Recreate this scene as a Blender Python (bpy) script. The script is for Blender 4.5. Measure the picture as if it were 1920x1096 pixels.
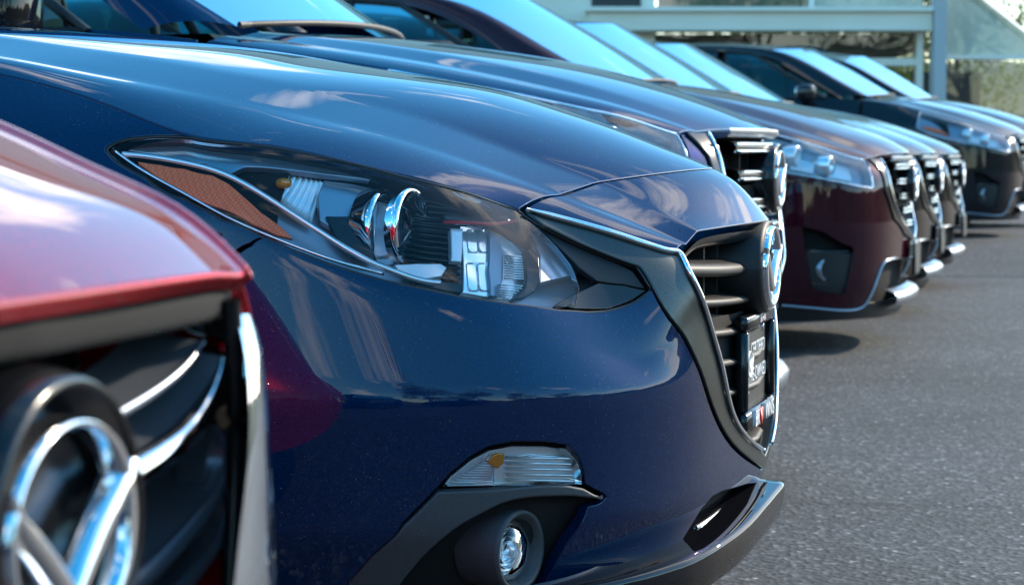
import bpy, math, random
import numpy as np
from mathutils import Vector
from mathutils.geometry import delaunay_2d_cdt

random.seed(7); rng = np.random.default_rng(7)
scene = bpy.context.scene
COL = scene.collection
for o in list(bpy.data.objects): bpy.data.objects.remove(o)

# ------------------------------------------------------------------ camera
FPX, CX, CY, YH, CAMZ = 4100.0, 960.0, 548.0, 288.0, 0.88
PITCH = math.atan((CY - YH) / FPX)
cam_d = bpy.data.cameras.new('camera'); cam = bpy.data.objects.new('camera', cam_d); COL.objects.link(cam)
cam.location = (0, 0, CAMZ); cam.rotation_euler = (math.pi/2 - PITCH, 0, 0)
cam_d.sensor_width = 36; cam_d.lens = FPX / 1920 * 36
cam_d.clip_start = 0.02; cam_d.clip_end = 3000
cam_d.dof.use_dof = True; cam_d.dof.focus_distance = 3.2; cam_d.dof.aperture_fstop = 10
scene.camera = cam

# ------------------------------------------------------------------ world, sun, exposure
SUN = Vector((0.72, 0.52, 0.50)).normalized()
w_ = bpy.data.worlds.new('World'); scene.world = w_; w_.use_nodes = True
nt = w_.node_tree; nt.nodes.clear()
def nd(t, k, **kw):
    n = t.nodes.new(k)
    for a, b in kw.items(): setattr(n, a, b)
    return n
sky = nd(nt, 'ShaderNodeTexSky', sky_type='NISHITA', sun_disc=False)
sky.sun_elevation = math.asin(SUN.z); sky.sun_rotation = math.atan2(SUN.x, SUN.y)
sky.air_density = 1.0; sky.dust_density = 0.5; sky.ozone_density = 2.0
tc = nd(nt, 'ShaderNodeTexCoord')
mp = nd(nt, 'ShaderNodeMapping'); mp.inputs['Scale'].default_value = (0.8, 0.8, 2.2)
nz = nd(nt, 'ShaderNodeTexNoise'); nz.inputs['Scale'].default_value = 4.2; nz.inputs['Detail'].default_value = 7; nz.inputs['Roughness'].default_value = 0.56
rp = nd(nt, 'ShaderNodeValToRGB'); rp.color_ramp.elements[0].position = 0.58; rp.color_ramp.elements[1].position = 0.69
mx = nd(nt, 'ShaderNodeMix', data_type='RGBA')
mx.inputs[7].default_value = (9.0, 8.8, 8.6, 1)
bg = nd(nt, 'ShaderNodeBackground'); bg.inputs['Strength'].default_value = 0.15
wo = nd(nt, 'ShaderNodeOutputWorld')
L = nt.links.new
L(tc.outputs['Generated'], mp.inputs['Vector']); L(mp.outputs[0], nz.inputs['Vector']); L(nz.outputs['Fac'], rp.inputs[0])
L(rp.outputs[0], mx.inputs[0]); hsv = nd(nt, 'ShaderNodeHueSaturation'); hsv.inputs['Saturation'].default_value = 1.4; hsv.inputs['Hue'].default_value = .483; L(sky.outputs[0], hsv.inputs['Color']); L(hsv.outputs[0], mx.inputs[6]); L(mx.outputs[2], bg.inputs['Color']); L(bg.outputs[0], wo.inputs['Surface'])
sd = bpy.data.lights.new('sun', 'SUN'); sd.energy = 2.3; sd.angle = math.radians(0.6); sd.color = (1, 0.86, 0.66)
so = bpy.data.objects.new('sun', sd); COL.objects.link(so); so.rotation_euler = SUN.to_track_quat('Z', 'Y').to_euler()
scene.view_settings.view_transform = 'Standard'; scene.view_settings.look = 'None'
scene.view_settings.exposure = 1.45; scene.view_settings.gamma = 1.0
scene.render.engine = 'CYCLES'
scene.cycles.use_denoising = True
scene.cycles.max_bounces = 10; scene.cycles.transparent_max_bounces = 16; scene.cycles.glossy_bounces = 5
scene.cycles.sample_clamp_indirect = 6

# ------------------------------------------------------------------ materials
def mat(name, col, rough=0.5, metal=0.0, spec=0.5, coat=0.0, coat_rough=0.02, emit=None, estr=0.0):
    m = bpy.data.materials.new(name); m.use_nodes = True
    b = m.node_tree.nodes['Principled BSDF']
    b.inputs['Base Color'].default_value = (*col, 1); b.inputs['Roughness'].default_value = rough
    b.inputs['Metallic'].default_value = metal; b.inputs['Specular IOR Level'].default_value = spec
    b.inputs['Coat Weight'].default_value = coat; b.inputs['Coat Roughness'].default_value = coat_rough
    if emit: b.inputs['Emission Color'].default_value = (*emit, 1); b.inputs['Emission Strength'].default_value = estr
    return m
def noise_col(m, ca, cb, scale, detail=4, lo=.35, hi=.65, bump=0.0, bscale=None, rough=None):
    t = m.node_tree; b = t.nodes['Principled BSDF']
    c = nd(t, 'ShaderNodeTexCoord'); n = nd(t, 'ShaderNodeTexNoise'); n.inputs['Scale'].default_value = scale; n.inputs['Detail'].default_value = detail
    r = nd(t, 'ShaderNodeValToRGB'); e = r.color_ramp.elements
    e[0].position = lo; e[0].color = (*ca, 1); e[1].position = hi; e[1].color = (*cb, 1)
    t.links.new(c.outputs['Object'], n.inputs['Vector']); t.links.new(n.outputs['Fac'], r.inputs[0]); t.links.new(r.outputs[0], b.inputs['Base Color'])
    if bump:
        n2 = nd(t, 'ShaderNodeTexNoise'); n2.inputs['Scale'].default_value = bscale or scale*4; n2.inputs['Detail'].default_value = 3
        t.links.new(c.outputs['Object'], n2.inputs['Vector'])
        bp = nd(t, 'ShaderNodeBump'); bp.inputs['Strength'].default_value = bump; bp.inputs['Distance'].default_value = 0.004
        t.links.new(n2.outputs['Fac'], bp.inputs['Height']); t.links.new(bp.outputs[0], b.inputs['Normal'])
    return m
def paint(name, col, metal=0.55, rough=0.32, dust=0.5, flake=1.0):
    m = mat(name, col, rough, metal*.25, 0.0, 1.0, 0.012)
    t = m.node_tree; b = t.nodes['Principled BSDF']
    b.inputs['Coat IOR'].default_value = 1.47; b.inputs['Specular Tint'].default_value = (min(1, col[0]*8), min(1, col[1]*8), min(1, col[2]*8), 1)
    c = nd(t, 'ShaderNodeTexCoord')
    v = nd(t, 'ShaderNodeTexVoronoi'); v.inputs['Scale'].default_value = 900; v.inputs['Randomness'].default_value = 1
    h = nd(t, 'ShaderNodeMapRange'); h.inputs[3].default_value = 1 - .45*flake; h.inputs[4].default_value = 1 + .5*flake
    sp = nd(t, 'ShaderNodeSeparateColor')
    t.links.new(c.outputs['Object'], v.inputs['Vector']); t.links.new(v.outputs['Color'], sp.inputs[0]); t.links.new(sp.outputs[0], h.inputs[0])
    hs = nd(t, 'ShaderNodeMix', data_type='RGBA', blend_type='MULTIPLY'); hs.inputs[0].default_value = 1
    hs.inputs[6].default_value = (*col, 1); t.links.new(h.outputs[0], hs.inputs[7])
    # road dust: sparse specks with a shape of their own
    vd = nd(t, 'ShaderNodeTexVoronoi'); vd.inputs['Scale'].default_value = 130
    lt = nd(t, 'ShaderNodeMath', operation='LESS_THAN'); lt.inputs[1].default_value = 0.085
    nm = nd(t, 'ShaderNodeTexNoise'); nm.inputs['Scale'].default_value = 14; nm.inputs['Detail'].default_value = 5
    gt = nd(t, 'ShaderNodeMapRange'); gt.inputs[1].default_value = 0.42; gt.inputs[2].default_value = 0.66; gt.inputs[4].default_value = dust
    mu = nd(t, 'ShaderNodeMath', operation='MULTIPLY')
    for n in (vd, nm): t.links.new(c.outputs['Object'], n.inputs['Vector'])
    t.links.new(vd.outputs['Distance'], lt.inputs[0]); t.links.new(nm.outputs['Fac'], gt.inputs[0])
    t.links.new(lt.outputs[0], mu.inputs[0]); t.links.new(gt.outputs[0], mu.inputs[1])
    m2 = nd(t, 'ShaderNodeMix', data_type='RGBA'); m2.inputs[7].default_value = (.30, .31, .33, 1)
    t.links.new(mu.outputs[0], m2.inputs[0]); t.links.new(hs.outputs[2], m2.inputs[6]); t.links.new(m2.outputs[2], b.inputs['Base Color'])
    sb = nd(t, 'ShaderNodeMath', operation='SUBTRACT'); sb.inputs[0].default_value = 1; t.links.new(mu.outputs[0], sb.inputs[1])
    t.links.new(sb.outputs[0], b.inputs['Coat Weight'])
    return m
def glass(name, tint, refl=1.0, ior=1.5, rough=0.0, rc=(1, 1, 1)):
    m = bpy.data.materials.new(name); m.use_nodes = True; t = m.node_tree; t.nodes.clear()
    tr = nd(t, 'ShaderNodeBsdfTransparent'); tr.inputs[0].default_value = (*tint, 1)
    gl = nd(t, 'ShaderNodeBsdfGlossy'); gl.inputs['Roughness'].default_value = rough; gl.inputs[0].default_value = (refl*rc[0], refl*rc[1], refl*rc[2], 1)
    fr = nd(t, 'ShaderNodeFresnel'); fr.inputs[0].default_value = ior
    mi = nd(t, 'ShaderNodeMixShader'); ou = nd(t, 'ShaderNodeOutputMaterial')
    t.links.new(fr.outputs[0], mi.inputs[0]); t.links.new(tr.outputs[0], mi.inputs[1]); t.links.new(gl.outputs[0], mi.inputs[2]); t.links.new(mi.outputs[0], ou.inputs[0])
    return m
M = {}
M['navy'] = paint('navy_paint', (0.0002, 0.017, 0.062), metal=.8, rough=.28, dust=.8)
M['navy_b'] = paint('deep_blue_paint', (0.0002, 0.017, 0.062), metal=.8, dust=0.0)
M['red'] = paint('red_paint', (0.26, 0.001, 0.005), metal=.85, dust=0.05)
M['maroon'] = paint('maroon_paint', (0.038, 0.004, 0.010), metal=.8, dust=0.0)
M['black_paint'] = paint('black_paint', (0.006, 0.006, 0.008), metal=.6, dust=0.0, flake=.4)
M['brown'] = paint('graphite_paint', (0.014, 0.013, 0.016), metal=.8, dust=0.0)
M['silver'] = paint('silver_paint', (0.42, 0.43, 0.45), dust=0.0)
M['chrome'] = mat('chrome', (0.86, 0.87, 0.90), 0.05, 1.0)
M['dchrome'] = noise_col(mat('smoked_chrome', (0.08, 0.09, 0.09), 0.30, .9), (0.06, .07, .07), (.085, .095, .092), 420, 3, .35, .7)
M['black'] = mat('gloss_black_plastic', (0.008, 0.008, 0.009), 0.18)
M['matte'] = noise_col(mat('matte_black_plastic', (0.012, .012, .013), 0.55), (.006, .006, .007), (.010, .010, .011), 60)
M['void'] = mat('unlit_black', (0.004, 0.004, 0.004), 0.9)
M['grey_pl'] = noise_col(mat('grained_grey_plastic', (0.05, .052, .056), 0.5), (.042, .044, .048), (.060, .062, .066), 400, 3, .3, .7, bump=.25, bscale=900)
M['satin'] = mat('satin_dark_metal', (0.36, 0.40, 0.46), 0.28, 0.8)
M['bucket'] = mat('lamp_bucket', (0.30, 0.35, 0.42), 0.3, 0.5)
M['mirror'] = mat('lamp_reflector', (0.95, 0.95, 0.96), 0.16, .7)
M['white_pl'] = mat('pale_reflector', (0.75, 0.77, 0.80), 0.2, 0.4)
M['lens'] = glass('clear_lens', (0.98, 0.985, 0.99), 1.0, 1.30)
M['pane'] = glass('tinted_window_glass', (0.30, 0.52, 0.52), 1.0, 1.55)
M['wshield'] = glass('windshield_glass', (0.34, 0.55, 0.58), 1.0, 1.32, rc=(.62, .76, .84))
M['amber'] = mat('amber_reflector', (0.75, 0.20, 0.07), 0.45, 0.0, 0.2)
M['bulb'] = mat('amber_bulb', (0.75, 0.23, 0.01), 0.12, 0.2, coat=1)
M['tyre'] = mat('tyre_rubber', (0.012, .012, .013), 0.75)
M['rim'] = mat('wheel_alloy', (0.40, .41, .43), 0.3, 0.9)
M['white_txt'] = mat('white_print', (0.8, .8, .8), 0.45)
M['red_txt'] = mat('red_print', (0.65, .02, .02), 0.4)
M['seat'] = mat('seat_cloth', (0.03, .03, .033), 0.9)
t = M['amber'].node_tree; b = t.nodes['Principled BSDF']
c_ = nd(t, 'ShaderNodeTexCoord'); mpp = nd(t, 'ShaderNodeMapping'); mpp.inputs['Scale'].default_value = (260, 260, 260)
wv = nd(t, 'ShaderNodeTexChecker'); wv.inputs['Scale'].default_value = 1.0; wv.inputs[1].default_value = (1.0, .26, .12, 1); wv.inputs[2].default_value = (1.0, .17, .05, 1)
t.links.new(c_.outputs['Object'], mpp.inputs[0]); t.links.new(mpp.outputs[0], wv.inputs['Vector']); t.links.new(wv.outputs[0], b.inputs['Base Color'])

# ------------------------------------------------------------------ maths helpers
def cspline(x, y):
    x = np.asarray(x, float); y = np.asarray(y, float)
    if y.ndim == 1: y = y[:, None]; flat = True
    else: flat = False
    n = len(x); h = np.diff(x); A = np.zeros((n, n)); r = np.zeros((n, y.shape[1]))
    A[0, 0] = A[-1, -1] = 1
    for i in range(1, n-1):
        A[i, i-1] = h[i-1]; A[i, i] = 2*(h[i-1]+h[i]); A[i, i+1] = h[i]
        r[i] = 3*((y[i+1]-y[i])/h[i] - (y[i]-y[i-1])/h[i-1])
    c = np.linalg.solve(A, r)
    bb = np.diff(y, axis=0)/h[:, None] - h[:, None]*(2*c[:-1]+c[1:])/3; d = np.diff(c, axis=0)/(3*h[:, None])
    def f(q):
        q = np.asarray(q, float); i = np.clip(np.searchsorted(x, q)-1, 0, n-2); s = (np.clip(q, x[0], x[-1])-x[i])[..., None]
        e = (q-np.clip(q, x[0], x[-1]))[..., None]
        end = np.where((q > x[-1])[..., None], bb[-1]+2*c[-2]*h[-1]+3*d[-1]*h[-1]**2, bb[0])
        o = y[i]+bb[i]*s+c[i]*s**2+d[i]*s**3 + e*end
        return o[..., 0] if flat else o
    return f
def pchip(x, y):
    x = np.asarray(x, float); y = np.asarray(y, float)
    o = np.argsort(x); x = x[o]; y = y[o]
    if y.ndim == 1: y = y[:, None]; flat = True
    else: flat = False
    h = np.diff(x)[:, None]; dl = np.diff(y, axis=0)/h; m = np.zeros_like(y)
    m[0] = dl[0]; m[-1] = dl[-1]
    s = dl[:-1]*dl[1:]
    w1 = 2*h[1:]+h[:-1]; w2 = h[1:]+2*h[:-1]
    with np.errstate(divide='ignore', invalid='ignore'):
        hm = (w1+w2)/(w1/dl[:-1]+w2/dl[1:])
    m[1:-1] = np.where(s > 0, hm, 0)
    def f(q):
        q = np.asarray(q, float); i = np.clip(np.searchsorted(x, q)-1, 0, len(x)-2); H = h[i]; qc = np.clip(q, x[0], x[-1])
        s = ((qc-x[i])[..., None])/H
        v = y[i]*(2*s**3-3*s**2+1)+m[i]*H*(s**3-2*s**2+s)+y[i+1]*(3*s**2-2*s**3)+m[i+1]*H*(s**3-s**2)
        v = v + np.where((q > x[-1])[..., None], m[-1], m[0])*(q-qc)[..., None]
        return v[..., 0] if flat else v
    return f
def gsm(a, sig, axis=0):
    if sig <= 0: return a
    a = np.moveaxis(a, axis, 0); r = int(max(1, math.ceil(3*sig))); r = min(r, len(a)-1)
    k = np.exp(-.5*(np.arange(-r, r+1)/sig)**2); k /= k.sum()
    lo = 2*a[0]-a[r:0:-1]; hi = 2*a[-1]-a[-2:-r-2:-1]
    p = np.concatenate([lo, a, hi]); o = np.zeros_like(a)
    for i, kk in enumerate(k): o += kk*p[i:i+len(a)]
    return np.moveaxis(o, 0, axis)
def resample(P, n, closed=False):
    P = np.asarray(P, float)
    if closed: P = np.vstack([P, P[:1]])
    d = np.r_[0, np.cumsum(np.linalg.norm(np.diff(P, axis=0), axis=1))]
    q = np.linspace(0, d[-1], n+1)[:-1] if closed else np.linspace(0, d[-1], n)
    return np.stack([np.interp(q, d, P[:, k]) for k in range(P.shape[1])], 1)
def smooth_path(P, n, closed=False):
    P = np.asarray(P, float)
    Q = np.vstack([P[-3:], P, P[:3]]) if closed else P
    d = np.r_[0, np.cumsum(np.linalg.norm(np.diff(Q, axis=0), axis=1)**.7)]
    f = cspline(d, Q)
    if closed: return f(np.linspace(d[3], d[3+len(P)] if 3+len(P) < len(d) else d[-1], n+1)[:-1])
    return f(np.linspace(0, d[-1], n))
def ray(px, py):
    x = (px-CX)/FPX; y = (CY-py)/FPX; s, c = math.sin(PITCH), math.cos(PITCH)
    return np.array([x, c+y*s, -s+y*c])
def project(P):
    P = np.asarray(P, float); s, c = math.sin(PITCH), math.cos(PITCH)
    y, z = P[..., 1], P[..., 2]-CAMZ; f = y*c-z*s; u = y*s+z*c
    return np.stack([CX+FPX*P[..., 0]/f, CY-FPX*u/f], -1)
class Frame:
    """car frame: l = metres back from the nose, w = metres towards the camera side, z = up"""
    def __init__(s, X, Y, deg=15.0, z0=0.0):
        s.X, s.Y, s.z0 = X, Y, z0; s.a = math.radians(deg); s.c, s.s = math.cos(s.a), math.sin(s.a)
    def world(s, P):
        P = np.asarray(P, float); l, w, z = P[..., 0], P[..., 1], P[..., 2]
        return np.stack([s.X-l*s.c-w*s.s, s.Y+l*s.s-w*s.c, z+s.z0], -1)
    def at_w(s, px, py, w):
        D = ray(px, py); O = np.array([0, 0, CAMZ])
        fn = lambda P: -((P[0]-s.X)*s.s+(P[1]-s.Y)*s.c)
        t = (w-fn(O))/(fn(O+D)-fn(O)); P = O+t*D
        return np.array([-((P[0]-s.X)*s.c-(P[1]-s.Y)*s.s), w, P[2]-s.z0])
    def at_l(s, px, py, l):
        D = ray(px, py); O = np.array([0, 0, CAMZ])
        fn = lambda P: -((P[0]-s.X)*s.c-(P[1]-s.Y)*s.s)
        t = (l-fn(O))/(fn(O+D)-fn(O)); P = O+t*D
        return np.array([l, -((P[0]-s.X)*s.s+(P[1]-s.Y)*s.c), P[2]-s.z0])
class GS:
    """smooth surface sampled on a fine uv grid (u, v in metres)"""
    def __init__(s, G, U, V, flip=1):
        s.G, s.U, s.V, s.flip = G, U, V, flip
        du = np.gradient(G, axis=0); dv = np.gradient(G, axis=1)
        N = np.cross(du, dv); N /= np.maximum(np.linalg.norm(N, axis=-1, keepdims=True), 1e-12)
        s.N = N*flip
    def off(s, d):
        k = round(d, 5); c = s.__dict__.setdefault('_off', {})
        if k not in c: c[k] = GS(s.G+s.N*d, s.U, s.V, s.flip)
        return c[k]
    def ev(s, u, v):
        fu = np.clip((u-s.U[0])/(s.U[-1]-s.U[0])*(len(s.U)-1), 0, len(s.U)-1.0001); fv = np.clip((v-s.V[0])/(s.V[-1]-s.V[0])*(len(s.V)-1), 0, len(s.V)-1.0001)
        i = fu.astype(int); j = fv.astype(int); a = (fu-i)[..., None]; b = (fv-j)[..., None]
        def bl(A): return A[i, j]*(1-a)*(1-b)+A[i+1, j]*a*(1-b)+A[i, j+1]*(1-a)*b+A[i+1, j+1]*a*b
        n = bl(s.N); n /= np.maximum(np.linalg.norm(n, axis=-1, keepdims=True), 1e-12)
        return bl(s.G), n
    def _newton(s, fn, tgt, u, v):
        e = 2e-3
        for _ in range(8):
            p = fn(u, v); r = tgt-p
            a = (fn(u+e, v)-p)/e; b = (fn(u, v+e)-p)/e
            det = a[:, 0]*b[:, 1]-a[:, 1]*b[:, 0]; det = np.where(np.abs(det) < 1e-9, 1e-9, det)
            x = (r[:, 0]*b[:, 1]-r[:, 1]*b[:, 0])/det; y = (a[:, 0]*r[:, 1]-a[:, 1]*r[:, 0])/det
            st = np.maximum(1, np.hypot(x, y)/.02)
            u = np.clip(u+x/st, s.U[0], s.U[-1]); v = np.clip(v+y/st, s.V[0], s.V[-1])
        return u, v
    def inv_px(s, fr, pts, wmin=-9):
        pts = np.asarray(pts, float)[:, :2]
        key = (id(fr), wmin); c = s.__dict__.setdefault('_pc', {})
        if key not in c:
            k0, k1 = slice(0, None, 3), slice(0, None, 2); G = s.G[k0, k1]; W = fr.world(G); P = project(W)
            Nw = fr.world(s.N[k0, k1])-fr.world(np.zeros(3)); bad = ((np.array([0, 0, CAMZ])-W)*Nw).sum(-1) <= 0
            bad |= (G[..., 1] < wmin) | (G[..., 0] > 1.6)
            ii, jj = np.nonzero(~bad); c[key] = (P[ii, jj], s.U[k0][ii], s.V[k1][jj])
        fl, cu, cv = c[key]; U = []; V = []
        for q in pts:
            k = int(np.argmin(((fl-q)**2).sum(1))); U.append(cu[k]); V.append(cv[k])
        u0, v0 = np.array(U), np.array(V)
        fn = lambda u, v: project(fr.world(s.ev(u, v)[0]))
        u, v = s._newton(fn, pts, u0, v0)
        e0 = ((fn(u0, v0)-pts)**2).sum(1); e1 = ((fn(u, v)-pts)**2).sum(1); k = e1 < e0
        return np.stack([np.where(k, u, u0), np.where(k, v, v0)], 1)
    def inv_lz(s, pts, axes=(0, 2), wsign=1):
        pts = np.asarray(pts, float); A = s.G[..., list(axes)]
        A = np.where((s.G[..., 1]*wsign < 0)[..., None], 1e6, A); fl = A.reshape(-1, 2); out = []
        for q in pts:
            k = int(np.argmin(((fl-q)**2).sum(1))); i, j = divmod(k, s.G.shape[1]); out.append((s.U[i], s.V[j]))
        o = np.array(out); fn = lambda u, v: s.ev(u, v)[0][:, list(axes)]
        u, v = s._newton(fn, pts, o[:, 0], o[:, 1])
        k = ((fn(u, v)-pts)**2).sum(1) < ((fn(o[:, 0], o[:, 1])-pts)**2).sum(1)
        return np.stack([np.where(k, u, o[:, 0]), np.where(k, v, o[:, 1])], 1)

# ------------------------------------------------------------------ mesh helpers (arrays are l, w, z; objects are x=-l, y=-w)
def mk(name, V, F, m, parent=None, N=None, smooth=True, car=True, mirror=False):
    V = np.array(V, float)
    if N is not None: N = np.array(N, float)
    if mirror:
        V[:, 1] *= -1; F = [tuple(reversed(f)) for f in F]
        if N is not None: N[:, 1] *= -1
    if car:
        V[:, :2] *= -1
        if N is not None: N[:, :2] *= -1
    me = bpy.data.meshes.new(name); me.from_pydata(V.tolist(), [], [tuple(map(int, f)) for f in F]); me.update()
    if m is not None: me.materials.append(M[m] if isinstance(m, str) else m)
    if smooth: me.polygons.foreach_set('use_smooth', [True]*len(me.polygons))
    if N is not None: me.normals_split_custom_set_from_vertices(N.tolist())
    o = bpy.data.objects.new(name, me); COL.objects.link(o)
    if parent is not None: o.parent = parent
    return o
def thing(name, label, cat, loc=(0, 0, 0), rotz=0, group=None, kind=None):
    o = bpy.data.objects.new(name, None); COL.objects.link(o); o.location = loc; o.rotation_euler = (0, 0, rotz)
    o['label'] = label; o['category'] = cat
    if group: o['group'] = group
    if kind: o['kind'] = kind
    return o
def tag(o, label=None, cat=None, group=None, kind=None):
    for k, v in (('label', label), ('category', cat), ('group', group), ('kind', kind)):
        if v: o[k] = v
    return o
def pip(P, poly):
    x, y = P[:, 0], P[:, 1]; ins = np.zeros(len(P), bool); n = len(poly)
    for i in range(n):
        x0, y0 = poly[i]; x1, y1 = poly[(i+1) % n]
        if y0 == y1: continue
        c = ((y0 > y) != (y1 > y)) & (x < (x1-x0)*(y-y0)/(y1-y0)+x0); ins ^= c
    return ins
def area(p): x, y = p[:, 0], p[:, 1]; return .5*np.sum(x*np.roll(y, -1)-np.roll(x, -1)*y)
def dense(p, h):
    p = np.asarray(p, float); out = []
    for i in range(len(p)):
        a, b = p[i], p[(i+1) % len(p)]; n = max(1, int(round(np.linalg.norm(b-a)/h)))
        if np.linalg.norm(b-a) < 1e-7: continue
        for k in range(n): out.append(a+(b-a)*k/n)
    return np.array(out)
def inset(p, d):
    t = np.roll(p, -1, 0)-np.roll(p, 1, 0); t /= np.maximum(np.linalg.norm(t, axis=1, keepdims=True), 1e-9)
    return p+np.stack([-t[:, 1], t[:, 0]], 1)*d          # inward for CCW
def pdist(P, Q):
    out = np.full(len(P), 1e9)
    for k in range(0, len(Q), 64): out = np.minimum(out, np.sqrt(((P[:, None]-Q[None, k:k+64])**2).sum(-1)).min(1))
    return out
def panel(S, outer, holes=(), h=.016, hb=.008, off=0., gap=.002, r=.0025, depth=.014, skirt=True):
    """trimmed, slightly rounded sheet cut out of surface S; returns V, F, N"""
    loops = []
    o = np.asarray(outer, float)
    if area(o) < 0: o = o[::-1]
    loops.append(inset(dense(o, hb), gap+r))
    for q in holes:
        q = np.asarray(q, float)
        if area(q) > 0: q = q[::-1]
        loops.append(inset(dense(q, hb), gap+r))
    mn, mx_ = loops[0].min(0), loops[0].max(0)
    gx, gy = np.meshgrid(np.arange(mn[0], mx_[0], h), np.arange(mn[1], mx_[1], h)); I = np.stack([gx.ravel(), gy.ravel()], 1)
    k = pip(I, loops[0])
    for q in loops[1:]: k &= ~pip(I, q)
    I = I[k]
    if len(I): I = I[pdist(I, np.vstack(loops)) > .6*min(h, hb*1.5)]
    B = np.vstack(loops); E = []; s0 = 0
    for q in loops:
        n = len(q); E += [(s0+i, s0+(i+1) % n) for i in range(n)]; s0 += n
    P = np.vstack([B, I]) if len(I) else B
    res = delaunay_2d_cdt([Vector(map(float, p)) for p in P], E, [], 0, 1e-7)
    P2 = np.array([(v[0], v[1]) for v in res[0]]); F = [tuple(f) for f in res[2]]
    C = np.array([P2[list(f)].mean(0) for f in F]); k = pip(C, loops[0])
    for q in loops[1:]: k &= ~pip(C, q)
    F = [f for f, kk in zip(F, k) if kk]
    A2 = np.array([area(P2[list(f)]) for f in F]); F = [f if a > 0 else f[::-1] for f, a in zip(F, A2)]
    V, N = S.ev(P2[:, 0], P2[:, 1]); V = V+N*off
    if S.flip < 0: F = [f[::-1] for f in F]
    F = list(F)
    if skirt:
        imap = {}
        for i, og in enumerate(res[3]):
            for k2 in og: imap[k2] = i
        s0 = 0; VV = [V]; NN = [N]; base = len(V)
        for q in loops:
            n = len(q); t = np.roll(q, -1, 0)-np.roll(q, 1, 0); t /= np.maximum(np.linalg.norm(t, axis=1, keepdims=True), 1e-9)
            out2 = np.stack([t[:, 1], -t[:, 0]], 1)
            p0, n0 = S.ev(q[:, 0], q[:, 1]); p1, n1 = S.ev(q[:, 0]+out2[:, 0]*r, q[:, 1]+out2[:, 1]*r)
            d3 = p1-p0; ok = np.linalg.norm(d3, axis=1) > r*.2
            cen = q.mean(0); pc, _ = S.ev(np.array([cen[0]]), np.array([cen[1]]))
            d3 = np.where(ok[:, None], d3, 0); dn = d3/np.maximum(np.linalg.norm(d3, axis=1, keepdims=True), 1e-9)
            bad = ~ok
            if bad.any():       # at the rim of the grid: use the 3D tangent
                tt = np.roll(p0, -1, 0)-np.roll(p0, 1, 0); sd_ = np.cross(tt, n0)*S.flip; sd_ /= np.maximum(np.linalg.norm(sd_, axis=1, keepdims=True), 1e-9)
                dn = np.where(bad[:, None], sd_, dn)
            rings = [(p0+dn*r*.7-n0*r*.3+n0*off, n0*.7+dn*.7), (p0+dn*r-n0*r+n0*off, dn), (p0+dn*r-n0*depth+n0*off, dn)]
            prev = [imap[s0+i] for i in range(n)]
            for rv, rn in rings:
                cur = [base+i for i in range(n)]; VV.append(rv); NN.append(rn/np.maximum(np.linalg.norm(rn, axis=1, keepdims=True), 1e-9)); base += n
                for i in range(n):
                    j = (i+1) % n; f = (prev[i], cur[i], cur[j], prev[j])
                    F.append(f if S.flip > 0 else f[::-1])
                prev = cur
            s0 += n
        V = np.vstack(VV); N = np.vstack(NN)
    return V, F, N
def add_panel(name, S, outer, m, parent, mirror=None, **kw):
    V, F, N = panel(S, outer, **kw); o = mk(name, V, F, m, parent, N)
    if mirror: mk(name, V, F, m, mirror if not isinstance(mirror, bool) else parent, N, mirror=True)
    return o
def loft(rows, closed=False):
    R = np.array(rows, float); a, b = R.shape[:2]; F = []
    for i in range(a-1):
        for j in range(b if closed else b-1):
            k = (j+1) % b; F.append((i*b+j, i*b+k, (i+1)*b+k, (i+1)*b+j))
    return R.reshape(-1, 3), F
def tube(P, r, n=10, cap=True, flat=1.0, up=(0, 0, 1)):
    P = np.asarray(P, float); T = np.gradient(P, axis=0); T /= np.maximum(np.linalg.norm(T, axis=1, keepdims=True), 1e-9)
    r = np.broadcast_to(np.asarray(r, float), (len(P),)); u = np.array(up, float); rows = []
    for p, t_, rr in zip(P, T, r):
        s_ = np.cross(t_, u)
        if np.linalg.norm(s_) < 1e-4: s_ = np.cross(t_, (1, .3, 0))
        s_ /= np.linalg.norm(s_); q = np.cross(s_, t_)
        a = np.arange(n)/n*2*math.pi
        rows.append(p+rr*(np.cos(a)[:, None]*s_*flat+np.sin(a)[:, None]*q))
    V, F = loft(rows, True)
    if cap: F = list(F)+[tuple(range(n)), tuple(len(V)-n+i for i in reversed(range(n)))]
    return V, F
def join(*parts):
    V = []; F = []; b0 = 0
    for v, f in parts:
        V.append(np.asarray(v, float)); F += [tuple(i+b0 for i in q) for q in f]; b0 += len(v)
    return np.vstack(V), F
def box(c, s, bev=0.0):
    c = np.array(c, float); s = np.array(s, float)/2
    V = []; F = []
    if bev <= 0:
        V = [c+s*np.array(q) for q in [(-1,-1,-1),(1,-1,-1),(1,1,-1),(-1,1,-1),(-1,-1,1),(1,-1,1),(1,1,1),(-1,1,1)]]
        F = [(0,3,2,1),(4,5,6,7),(0,1,5,4),(1,2,6,5),(2,3,7,6),(3,0,4,7)]
        return np.array(V), F
    rows = []
    for z, k in ((-s[2], bev), (-s[2]+bev, 0), (s[2]-bev, 0), (s[2], bev)):
        a, b = s[0]-k, s[1]-k
        rows.append([c+np.array(q) for q in [(-a+bev,-b,z),(a-bev,-b,z),(a,-b+bev,z),(a,b-bev,z),(a-bev,b,z),(-a+bev,b,z),(-a,b-bev,z),(-a,-b+bev,z)]])
    V, F = loft(rows, True); return V, list(F)+[tuple(range(7, -1, -1)), tuple(range(24, 32))]
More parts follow.
